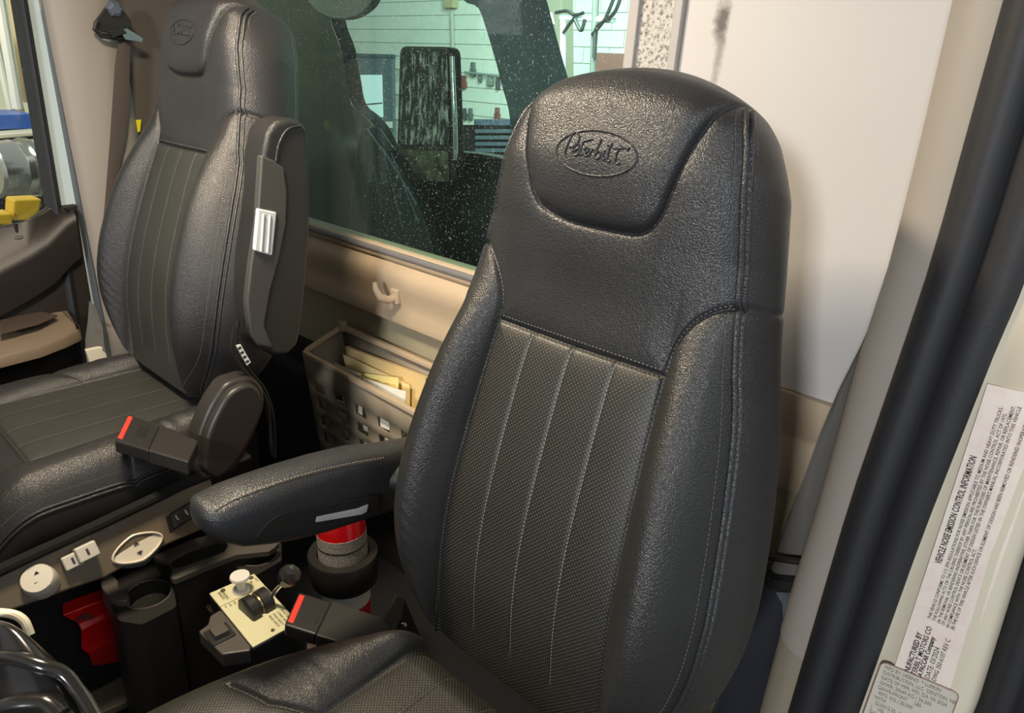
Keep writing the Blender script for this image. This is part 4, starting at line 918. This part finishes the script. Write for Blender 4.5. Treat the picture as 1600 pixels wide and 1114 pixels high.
# ------------------------------------------------------------------ control plate with lever
ZP = .46
pt = thing('control_plate', 'cream metal control plate with printed text, levers and knob beside the driver seat', 'control panel', P('z', .3, 400, 960))
pc = [np.array(P('z', ZP, x, y)) for x, y in ((327, 927), (397, 896), (466, 972), (395, 1011))]
L = lambda a, b, t: a+(b-a)*t
s0, s1 = L(pc[0], pc[3], .27), L(pc[1], pc[2], .27)
fin('upper_plate', MB().prism([pc[0], pc[1], L(pc[1], pc[2], .262), L(pc[0], pc[3], .262)], (0, 0, -.004)), M_PLATE, pt, bevel=.0008)
fin('lower_plate', MB().prism([s0, s1, pc[2], pc[3]], (0, 0, -.004)), M_PLATE, pt, bevel=.0008)
cpt = sum(pc)/4
fin('plate_box', MB().prism([cpt+(q-cpt)*1.01-[0, 0, .0045] for q in pc], (0, 0, -.12)), M_BP, pt, bevel=.003)
xa = unit(pc[1]-pc[0]); ya = unit(pc[0]-pc[3])
fin('switch_module', MB().prism([P('z', ZP-.006, x, y) for x, y in ((341, 954), (346, 952), (392, 1008), (391, 1016), (347, 1022), (310, 986), (325, 975), (328, 962))], (0, 0, -.03)), M_CON, pt, bevel=.003)
sc_ = P('z', ZP-.004, 343, 990)
fin('switch_surround', MB().box(sc_, xa*.021, ya*.021, (0, 0, .0015)), M_BP, pt, bevel=.004, seg=3); fin('rocker_switch', MB().box(sc_+[0, 0, .006], xa*.013, ya*.014, (0, 0, .006)), M_CON, pt, bevel=.002)
c = P('z', ZP, 377, 922)
fin('pull_knob', MB().lathe(c, (0, 0, 1), [(0, .017), (.004, .016), (.006, .008), (.022, .009), (.028, .017), (.032, .019), (.036, .018), (.037, 0)], 28), mat('clear_grey', srgb(216, 212, 204), .15), pt, ang=40)['label'] = 'pale grey pull knob'
c = P('z', ZP, 406, 948)
hub_ax = unit(xa*.9+ya*.1)
fin('lever_hub', MB().lathe(c+[0, 0, .006]-hub_ax*.030, hub_ax, [(0, .024), (.002, .027), (.018, .027), (.020, .021), (.026, .020), (.028, .026), (.048, .026), (.050, .022)], 36), M_BP, pt, ang=40)
fin('hub_ring', MB().lathe(c+[0, 0, .006]-hub_ax*.006, hub_ax, [(0, .0225), (.003, .0235), (.006, .0225)], 36), mat('bronze', srgb(120, 104, 78), .35, .8), pt)
e0 = P('z', ZP+.02, 423, 932); e1 = P('z', ZP+.07, 443, 910)
fin('lever_rod', MB().tube([e0, e1], .0045, 12), M_CHR, pt)
ld = unit(e1-e0)
fin('lever_knob', MB().lathe(e1, ld, [(0, .008), (.004, .0125), (.012, .0125), (.014, .010), (.018, .010), (.020, .0185), (.024, .021), (.034, .021), (.038, .018), (.040, .010), (.0405, 0)], 10), M_GLOSS, pt, ang=25)
M_PI = mat('plate_ink', srgb(70, 66, 50), .6)
def ptext(s, a, b, size, nm='plate_print'):
    o = bil([pc[0], pc[1], pc[2], pc[3]], a, b)+np.array([0, 0, .0004]); text(nm, s, M_PI, o, xa, ya, size, pt, ext=.0001)
def dtext(s, a, b, size):
    o = bil([pc[0], pc[1], pc[2], pc[3]], a, b)+np.array([0, 0, .0004]); text('plate_print', s, M_PI, o, -ya, xa, size, pt, ext=.0001)
dtext('PARKING', .20, .04, .0075); dtext('BRAKES', .13, .05, .0075); dtext('PUSH', .52, .12, .0065); dtext('PULL', .60, .10, .0065); dtext('OUT', .92, .08, .0065); dtext('IN', .80, .10, .0065)
ptext('1 2 3 4', .05, .33, .011); ptext('R', .86, .36, .011)
for i, s in enumerate(['RAISE', 'HOLD', 'LOWER', 'FLOAT']): dtext(s+' SAFETY', .62+i*.09, .72, .0062)
for (a, b) in ((.25, .05), (.88, .05)):
    o = bil(pc, a, b); fin('plate_screw', MB().lathe(o, (0, 0, 1), [(0, .005), (.0015, .0045), (.002, 0)], 14), M_PI, pt)
fin('plate_screw', MB().lathe(bil(pc, .5, .93), (0, 0, 1), [(0, .004), (.0015, .0035), (.002, 0)], 6), M_PI, pt)
fin('steel_clip', MB().prism([P('z', ZP-.01, x, y) for x, y in ((321, 946), (328, 943), (333, 958), (327, 955))], (0, 0, -.01)), M_CHR, pt)
tag(fin('bracket_plate', MB().prism([P('z', .40, x, y) for x, y in ((479, 1003), (500, 994), (560, 1012), (576, 1030), (520, 1034), (481, 1026))], (0, 0, -.004)), mat('brown_metal', srgb(104, 92, 80), .5), bevel=.001), 'flat brown bracket plate under the driver belt buckle', 'bracket')

# ------------------------------------------------------------------ fire extinguisher
ex0 = P('z', .30, 530, 945); exb = np.array([ex0[0], ex0[1]+.03, 0.02]); axv = unit(np.array([-.055, .0, 1]))
fx = thing('fire_extinguisher', 'red fire extinguisher with white label strapped upright behind the console', 'fire extinguisher', tuple(exb))
R_ = .054
fin('cylinder', MB().lathe(exb, axv, [(0, .045), (.004, R_), (.52, R_), (.545, .045), (.56, .025), (.58, .02)], 48), M_REDP, fx, ang=40)
zl = lambda x, y: P('y', exb[1]-R_, x, y)[2]
z1, z2 = zl(520, 845), zl(520, 878)
fin('instruction_label', MB().lathe(exb, axv, [(z2-.075, R_-.002), (z2-.074, R_+.0006), (z1-.042, R_+.0006), (z1-.041, R_-.002)], 48), speckle_mat('label_print', srgb(176, 170, 164), srgb(96, 92, 90), 300, .48, .6), fx, ang=40)
fin('label_line', MB().lathe(exb, axv, [((z1+z2)/2-.044, R_+.0004), ((z1+z2)/2-.044, R_+.0012), ((z1+z2)/2-.041, R_+.0012), ((z1+z2)/2-.041, R_+.0004)], 48), M_INK, fx)
z3, z4 = zl(530, 930), zl(530, 950)
fin('lower_label', MB().lathe(exb, axv, [(z4-.055, R_-.002), (z4-.055, R_+.0006), (z3-.01, R_+.0006), (z3-.01, R_-.002)], 48), mat('label_white', srgb(224, 218, 210), .5), fx, ang=40)
xb_ = thing('extinguisher_bracket', 'black strap bracket wrapped round the fire extinguisher', 'bracket', tuple(exb))
zb0, zb1 = zl(525, 886)-.035, zl(525, 925)-.038
mb = MB(); rg = []
for a in np.linspace(0, 2*math.pi, 48, endpoint=False):
    d = np.array([math.cos(a), math.sin(a), 0]); c0 = exb+axv*zb1; c1 = exb+axv*zb0; rg.append([c1+d*(R_+.004), c1+d*(R_+.022), c1+d*(R_+.024)-[0, 0, .004], c0+d*(R_+.020)+[0, 0, .004], c0+d*(R_+.018), c0+d*(R_+.004)])
rg.append(rg[0]); fin('strap_band', mb.loft(rg, True, False), M_BP, xb_, ang=35)
A = P('x', exb[0]-.06, 452, 832); 
fin('back_plate', MB().aabox((exb[0]-.085, exb[1]-.02, .05), (exb[0]-.062, exb[1]+.03, zb0+.16)), M_CON, xb_, bevel=.002)
tag(fin('dome_lamp_lens', MB().aabox((-1.22, .18, 1.94), (-.98, .42, 1.999)), mat('lamp_lens', srgb(255, 226, 190), .4), bevel=.01), 'square dome lamp on the cab ceiling', 'lamp')

# ------------------------------------------------------------------ glossy black steering wheel at bottom left
stw = thing('steering_wheel', 'glossy black steering wheel with cream trim ring cut off at the lower left corner', 'steering wheel', P('z', .9, 60, 1060))
def pd(x, y, d):
    v = FW+RT*(x-800)/F-UP*(y-557)/F; return CAM+v*d
hub = MB(); rg = []
for l, m1, m2, r_, dd in (((-40, 960), (0, 962), (20, 968), (38, 985), .62), ((-40, 985), (20, 985), (60, 1005), (78, 1022), .61), ((-40, 1020), (30, 1015), (85, 1035), (112, 1055), .60), ((-40, 1060), (30, 1060), (100, 1068), (140, 1085), .59), ((-40, 1114), (30, 1114), (110, 1114), (168, 1114), .58), ((-40, 1180), (30, 1180), (120, 1180), (200, 1180), .57)):
    rg.append([pd(*l, dd), pd(*m1, dd-.012), pd(*m2, dd-.008), pd(*r_, dd+.02), pd(*r_, dd+.06), pd(*l, dd+.08)])
fin('wheel_hub', hub.loft(rg), M_GLOSS, stw, sub=2)
fin('spoke_ridge', MB().tube(smoothline([pd(x, y, d) for x, y, d in ((-10, 1027, .595), (30, 1030, .588), (70, 1042, .585), (98, 1052, .588), (122, 1080, .585), (150, 1125, .575))], 6), .006, 12), M_GLOSS, stw)
fin('inner_ridge', MB().tube(smoothline([pd(x, y, d) for x, y, d in ((-10, 1112, .572), (30, 1100, .572), (70, 1100, .572), (95, 1120, .568))], 6), .008, 12), M_GLOSS, stw)
fin('trim_ring', MB().tube(smoothline([pd(x, y, .64) for x, y in ((-20, 956), (10, 958), (30, 964), (40, 974), (47, 992))], 6), .004, 10), mat('ivory_trim', srgb(218, 208, 180), .4), stw)['label'] = 'cream trim ring'

h_ = pd(-10, 1090, .64); fin('steering_column', MB().tube([h_, h_+np.array([.0, -.10, -.03]), np.array([-.5, -.56, .93])], [.03, .045, .055], 16), M_BP, stw)
# ------------------------------------------------------------------ beyond the rear window
YG = 9.0
def garage_wall():
    # block wall: each block is a part with recessed joints
    base = struct(fin('wall_back', MB().aabox((-16, YG+.02, -1.5), (2, YG+.2, 5)), mat('mortar', srgb(180, 188, 176), .9)), 'far painted concrete block wall of the garage')
    me = None; bw, bh = .46, .225; cnt = 0
    c0 = P('y', YG, 420, 260); c1 = P('y', YG, 1000, -30)
    door_l, door_r = P('y', YG, 541, 150)[0], P('y', YG, 612, 150)[0]; door_t = P('y', YG, 580, 86)[2]
    z = door_t-bh*6; row = 0
    while z < c1[2]+.2:
        x = c0[0]-bw-(bw/2 if row % 2 else 0)
        while x < c1[0]+.3:
            if not (x+bw > door_l-.03 and x < door_r+.03 and z < door_t-.02) and cnt < 300:
                if me is None:
                    o = fin('block', MB().aabox((-bw/2+.007, 0, -bh/2+.006), (bw/2-.007, .03, bh/2-.006)), mat('painted_block', srgb(206, 214, 200), .7, bump='noise', bs=40, bstr=.3, var=.05), None, flat=True); me = o.data
                else: o = D.objects.new('block', me); COL.objects.link(o)
                o.location = (x+bw/2, YG-.008, z+bh/2); o.parent = base; cnt += 1
            x += bw
        z += bh; row += 1
    return base
gw = garage_wall()
struct(fin('floor_outside', MB().aabox((-16, -3, -1.6), (3, 12, -1.5)), mat('garage_concrete', srgb(96, 96, 92), .6, var=.15, vs=2))); D.objects['floor_outside'].name = 'floor_garage'
def yq(y, px): return [P('y', y, a, b) for a, b in px]
gd = struct(fin('door_2', MB().prism(yq(YG-.06, ((541, 85), (613, 87), (616, 262), (545, 260))), (0, .05, 0)), mat('grey_door', srgb(96, 112, 118), .5), bevel=.01))
gd['label'] = 'grey steel garage door with a window and yellow sign'
fin('door_window', MB().prism(yq(YG-.075, ((548, 117), (596, 117), (598, 183), (551, 183))), (0, .02, 0)), mat('bright_pane', srgb(204, 226, 222), .3, emit=.5), gd)
fin('door_frame', MB().prism(yq(YG-.09, ((541, 83), (614, 85), (614, 90), (541, 88))), (0, .05, 0)), mat('grey_door_frame', srgb(80, 94, 100), .5), gd)
fin('window_rail', MB().prism(yq(YG-.09, ((550, 164), (597, 160), (597, 162), (550, 166))), (0, .01, 0)), MATS['grey_door_frame'], gd)
fin('sign', MB().prism(yq(YG-.08, ((589, 202), (603, 202), (603, 226), (590, 226))), (0, .02, 0)), mat('yellow_sign', srgb(235, 225, 40), .5), gd)
fin('sign_white', MB().prism(yq(YG-.08, ((602, 190), (612, 190), (612, 200), (602, 200))), (0, .02, 0)), M_PAPER, gd)
# parked truck: dark cab side with a window opening
M_DT = mat('dark_truck_paint', srgb(24, 30, 32), .3, coat=.3, var=.2, vs=3); YT = 2.9
trk = thing('parked_truck', 'dark truck parked behind the cab, seen through the rear window', 'truck', P('y', YT, 600, 420)-np.array([0, 0, .6]))
fin('left_body', MB().prism(smoothline(yq(YT, ((515, 20), (520, 40), (533, 75), (541, 120), (550, 162), (572, 182), (590, 205), (602, 232), (622, 262))), 3).tolist()+yq(YT, ((640, 300), (640, 460), (330, 430), (330, -60), (516, -60))), (0, .12, 0)), M_DT, trk, bevel=.01)
fin('lower_body', MB().prism(yq(YT+.02, ((600, 232), (700, 236), (745, 240), (800, 250), (900, 262), (1010, 270), (1010, 520), (600, 480))), (0, .12, 0)), mat('dark_lower_body', srgb(30, 38, 40), .35, var=.4, vs=5), trk, bevel=.01)
fin('window_pillar', MB().prism(smoothline(yq(YT-.06, ((716, -60), (722, 0), (746, 12), (757, 40), (766, 70), (776, 105), (785, 140), (793, 168), (798, 240))), 3).tolist()+yq(YT-.06, ((905, 240), (866, 110), (852, 60), (836, 0), (820, -60))), (0, .1, 0)), mat('teal_pillar', srgb(74, 92, 94), .45, var=.25, vs=12), trk, bevel=.008)
fin('sun_visor', MB().prism(smoothline(yq(YT-.05, ((470, -60), (480, 0), (505, 24), (535, 30), (562, 22), (582, 2), (590, -60))), 4).tolist(), (0, .06, 0)), mat('visor_grey', srgb(92, 96, 88), .6), trk, bevel=.01)
fin('seat_reflection_body', MB().prism(smoothline(yq(YT-.25, ((540, 480), (546, 330), (556, 230), (566, 190), (585, 215), (620, 260), (660, 340), (690, 480))), 3).tolist(), (0, .1, 0)), mat('dark_teal', srgb(34, 42, 44), .4), trk, bevel=.02)  # dark slab standing in for the seat's reflection in the rear glass
for a, b in (((600, 235), (630, 358)), ((612, 240), (655, 350)), ((585, 262), (598, 330)), ((600, 235), (652, 320))):
    fin('belt_reflection', MB().tube([P('y', YT-.32, *a), P('y', YT-.32, *b)], .006, 6), mat('reflection_grey', srgb(82, 96, 104), .4), trk)  # pale rods standing in for the seat belt's reflection in the glass
# its mirror
YM = 2.75
mr_ = thing('truck_mirror', 'tall black truck mirror with rounded corners seen through the rear window', 'mirror', P('y', YM, 665, 290))
fin('mirror_housing', MB().prism(roundpoly(yq(YM, ((624, 72), (704, 73), (712, 286), (618, 286))), .05, 8), (0, .08, 0)), M_BP, mr_, bevel=.012, seg=3)
mg = speckle_mat('mirror_glass', srgb(60, 68, 72), srgb(225, 232, 228), 20, .50, .64, .1); mg.node_tree.nodes['Principled BSDF'].inputs['Metallic'].default_value = .6  # reflected scene painted into the mirror glass as light and dark speckle
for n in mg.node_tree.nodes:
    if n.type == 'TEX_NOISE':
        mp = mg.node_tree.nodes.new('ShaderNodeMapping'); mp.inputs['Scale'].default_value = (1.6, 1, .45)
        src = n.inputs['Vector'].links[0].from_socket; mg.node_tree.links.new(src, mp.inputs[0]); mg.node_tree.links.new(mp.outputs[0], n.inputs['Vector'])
fin('flat_mirror', MB().prism(roundpoly(yq(YM-.008, ((628, 80), (698, 81), (702, 226), (624, 226))), .035, 6), (0, .006, 0)), mg, mr_)
fin('convex_mirror', MB().prism(roundpoly(yq(YM-.008, ((622, 233), (700, 236), (702, 284), (621, 280))), .02, 6), (0, .006, 0)), mat('convex_glass', srgb(110, 112, 98), .12, .7, var=.6, vs=14), mr_)
fin('mirror_arm', MB().tube([P('y', YM-.02, 706, 88), P('y', YM-.02, 711, 190), P('y', YM-.02, 712, 250)], .013, 12), M_CHR, mr_)
# tools and bench
bn = thing('tool_chest', 'black tool chest with pale drawer fronts against the far block wall', 'tool chest', P('y', YG-.6, 770, 300))
fin('chest_body', MB().prism(yq(YG-.7, ((716, 195), (830, 196), (830, 300), (716, 300))), (0, .5, 0)), M_BD, bn, bevel=.01)
for k in range(4): fin('drawer_front', MB().prism(yq(YG-.74, ((742, 202+k*10), (820, 202+k*10), (820, 208+k*10), (742, 208+k*10))), (0, .04, 0)), mat('pale_blue_drawer', srgb(82, 96, 106), .4), bn, bevel=.005)
fin('chest_top', MB().prism(yq(YG-.72, ((740, 186), (830, 187), (830, 197), (740, 196))), (0, .5, 0)), mat('cluttered_blue', srgb(80, 94, 110), .5, var=.5, vs=20), bn, bevel=.01)
cols = [srgb(120, 66, 62), srgb(90, 100, 96), srgb(70, 76, 76), srgb(120, 130, 124)]
names = ['red', 'grey', 'black', 'pale grey']
TL = ['red tool hanging at the left end of the far wall rail', 'tall grey tool standing up on the left of the far wall rail', 'pale grey tool hanging at the middle of the far wall rail',
      'black tool hanging right of the pale one on the far wall', 'long thin grey tool hanging lowest on the far block wall', 'black bottle standing leftmost on the far workbench',
      'grey bottle standing beside the black one on the far workbench', 'small grey tool hanging just left of the pale one on the rail', 'red bottle standing on the tool chest by the headrest', 'black tool hanging at the right end of the far wall rail']
for i, (x, y, w2, h2, c) in enumerate(((722, 128, 9, 20, 0), (737, 108, 7, 22, 1), (764, 126, 10, 15, 3), (776, 128, 5, 22, 2), (716, 150, 4, 26, 1), (724, 178, 5, 18, 2), (733, 178, 6, 18, 1), (748, 122, 4, 12, 1), (775, 178, 7, 20, 0), (786, 122, 6, 12, 2))):
    q = yq(YG-.09, ((x-w2*.3, y-h2*.5), (x+w2*.3, y-h2*.5), (x+w2*.3, y-h2*.1), (x+w2*.5, y), (x+w2*.4, y+h2*.5), (x-w2*.4, y+h2*.5), (x-w2*.5, y), (x-w2*.3, y-h2*.1)))
    tag(fin('hand_tool', MB().prism(q, (0, .06, 0)), mat('tool_'+names[c].replace(' ', '_'), cols[c], .5), bevel=.008), TL[i], 'tool')
tag(fin('tool_rail', MB().tube([P('y', YG-.1, 726, 113), P('y', YG-.1, 792, 120)], .02, 8), mat('rail_grey', srgb(120, 136, 130), .5)), 'thin grey rail of tools on the far block wall', 'rail')
tag(fin('conduit', MB().tube([P('y', YG-.06, 706, 18), P('y', YG-.06, 708, 100)], .035, 8), mat('conduit_grey', srgb(168, 174, 160), .5)), 'thin grey vertical conduit running up the block wall above the mirror', 'pipe')
tag(fin('junction_box', MB().prism(yq(YG-.15, ((692, -20), (707, -20), (707, 12), (692, 12))), (0, .12, 0)), mat('box_tan', srgb(170, 160, 120), .6), bevel=.01), 'small tan junction box at the top of the block wall', 'box')
tag(fin('wall_column', MB().prism(yq(YG-.3, ((852, -40), (876, -40), (878, 130), (856, 130))), (0, .3, 0)), mat('column_beige', srgb(158, 152, 134), .6), bevel=.01), 'beige column on the block wall right of the truck pillar', 'column')
YS = 7.0
wf = thing('white_rack', 'white tubular rack with cables hanging from it beyond the rear window', 'rack', P('y', YS, 900, 160))
fin('upright', MB().tube([P('y', YS, 880, 26), P('y', YS, 879, 125)], .035, 10), mat('white_tube', srgb(214, 226, 222), .4), wf)
fin('cross_bar', MB().tube([P('y', YS, 876, 27), P('y', YS, 960, 32)], .03, 10), MATS['white_tube'], wf)
fin('upright', MB().tube([P('y', YS, 932, -30), P('y', YS, 926, 120)], .04, 10), mat('grey_tube', srgb(110, 112, 104), .5), wf)
fin('pulley', MB().tube([P('y', YS-.05, 858, 22), P('y', YS-.05, 862, 40)], .04, 10), M_LGT, wf)
for k, pts in enumerate(([(868, 20), (885, 17), (900, 24), (912, 20)], [(898, 30), (908, 48), (914, 30)], [(960, -5), (945, 30), (925, 55)], [(898, 28), (888, 40), (880, 52)], [(975, -20), (960, 20), (930, 48), (928, 90)])):
    fin('cable', MB().tube(smoothline([P('y', YS-.06, x, y) for x, y in pts], 5), .02, 6), M_BP, wf)
tag(fin('red_cabinet', MB().prism(yq(YG-.4, ((928, 82), (990, 84), (990, 140), (928, 140))), (0, .41, 0)), mat('rust_cabinet', srgb(136, 92, 84), .5), bevel=.01), 'rusty red cabinet at the right edge of the rear window view', 'cabinet')

# ------------------------------------------------------------------ beyond the passenger window
XG = -7.0
def xq(x, px): return [P('x', x, a, b) for a, b in px]
struct(fin('wall_outside', MB().aabox((XG-3.2, -4, -1.5), (XG-3.0, 4.3, 5)), mat('shop_wall', srgb(196, 190, 160), .8, var=.1, vs=2))); D.objects['wall_outside'].name = 'wall_garage'
for i, (a, b, r_) in enumerate((((-4, -20), (28, 170), .05), ((6, 60), (32, 175), .04), ((-12, 40), (18, 175), .035), ((14, -20), (40, 160), .03))):
    tag(fin('leaning_pole', MB().tube([P('x', XG-.12*i, *a), P('x', XG-.12*i, *b)], r_*.8, 10), mat('pole_pale', srgb(200, 196, 180), .4) if i % 2 == 0 else mat('pole_tan', srgb(170, 150, 104), .5)), ['thick pale pole leaning at the upper left outside the passenger window', 'tan pole leaning lowest of those outside the passenger window', 'pale pole leaning at the left edge outside the passenger window', 'tan pole nearest the window frame outside the passenger window'][i], 'pole')
tag(fin('blue_bin', MB().prism(roundpoly(xq(XG+.4, ((-10, 180), (54, 178), (56, 201), (-10, 203))), .02), (-.5, 0, 0)), mat('blue_plastic', srgb(40, 80, 150), .4), bevel=.02), 'blue plastic bin on the steel shelf outside the passenger window', 'bin')
tag(fin('steel_shelf', MB().prism(xq(XG+.6, ((-20, 211), (60, 205), (60, 212), (-20, 219))), (-.6, 0, 0)), mat('shelf_cream', srgb(190, 184, 160), .4), bevel=.01), 'cream steel shelf edge outside the passenger window', 'shelf')
c = P('x', XG+.8, 40, 262); ax = unit((-.25, 1, 0))
dm = thing('steel_drum', 'shiny stainless steel tank lying on its side outside the passenger window', 'tank', tuple(c))
fin('drum_body', MB().lathe(c-ax*.25, ax, [(0, .0), (.0, .18), (.02, .2), (.16, .2), (.17, .205), (.18, .2), (.6, .2), (.62, .18)], 40), mat('stainless', srgb(215, 212, 200), .22, .9), dm, ang=40)
fin('drum_band', MB().lathe(c+ax*.0, ax, [(0, .2), (0, .215), (.03, .215), (.03, .2)], 40), M_CHR, dm, ang=40)
tag(fin('workbench', MB().prism(xq(XG+.3, ((-40, 216), (70, 212), (70, 420), (-40, 420))), (-.4, 0, 0)), M_BD), 'dark workbench mass behind the stainless tank', 'bench')
yb = thing('yellow_jack', 'bright yellow jack frame low outside the passenger window', 'jack', P('x', -4.2, 30, 345))
fin('jack_body', MB().prism(xq(-4.2, ((22, 313), (66, 311), (62, 330), (50, 345), (20, 345))), (-.15, 0, 0)), mat('yellow_paint', srgb(238, 190, 30), .4), yb, bevel=.01)
fin('jack_leg', MB().prism(xq(-4.15, ((-20, 336), (20, 334), (20, 352), (-20, 352))), (-.15, 0, 0)), MATS['yellow_paint'], yb, bevel=.01)
for i, (a, b) in enumerate((((2, 150), (10, 180)), ((20, 195), (26, 215)))):
    pass
SC.view_settings.exposure = 0.0
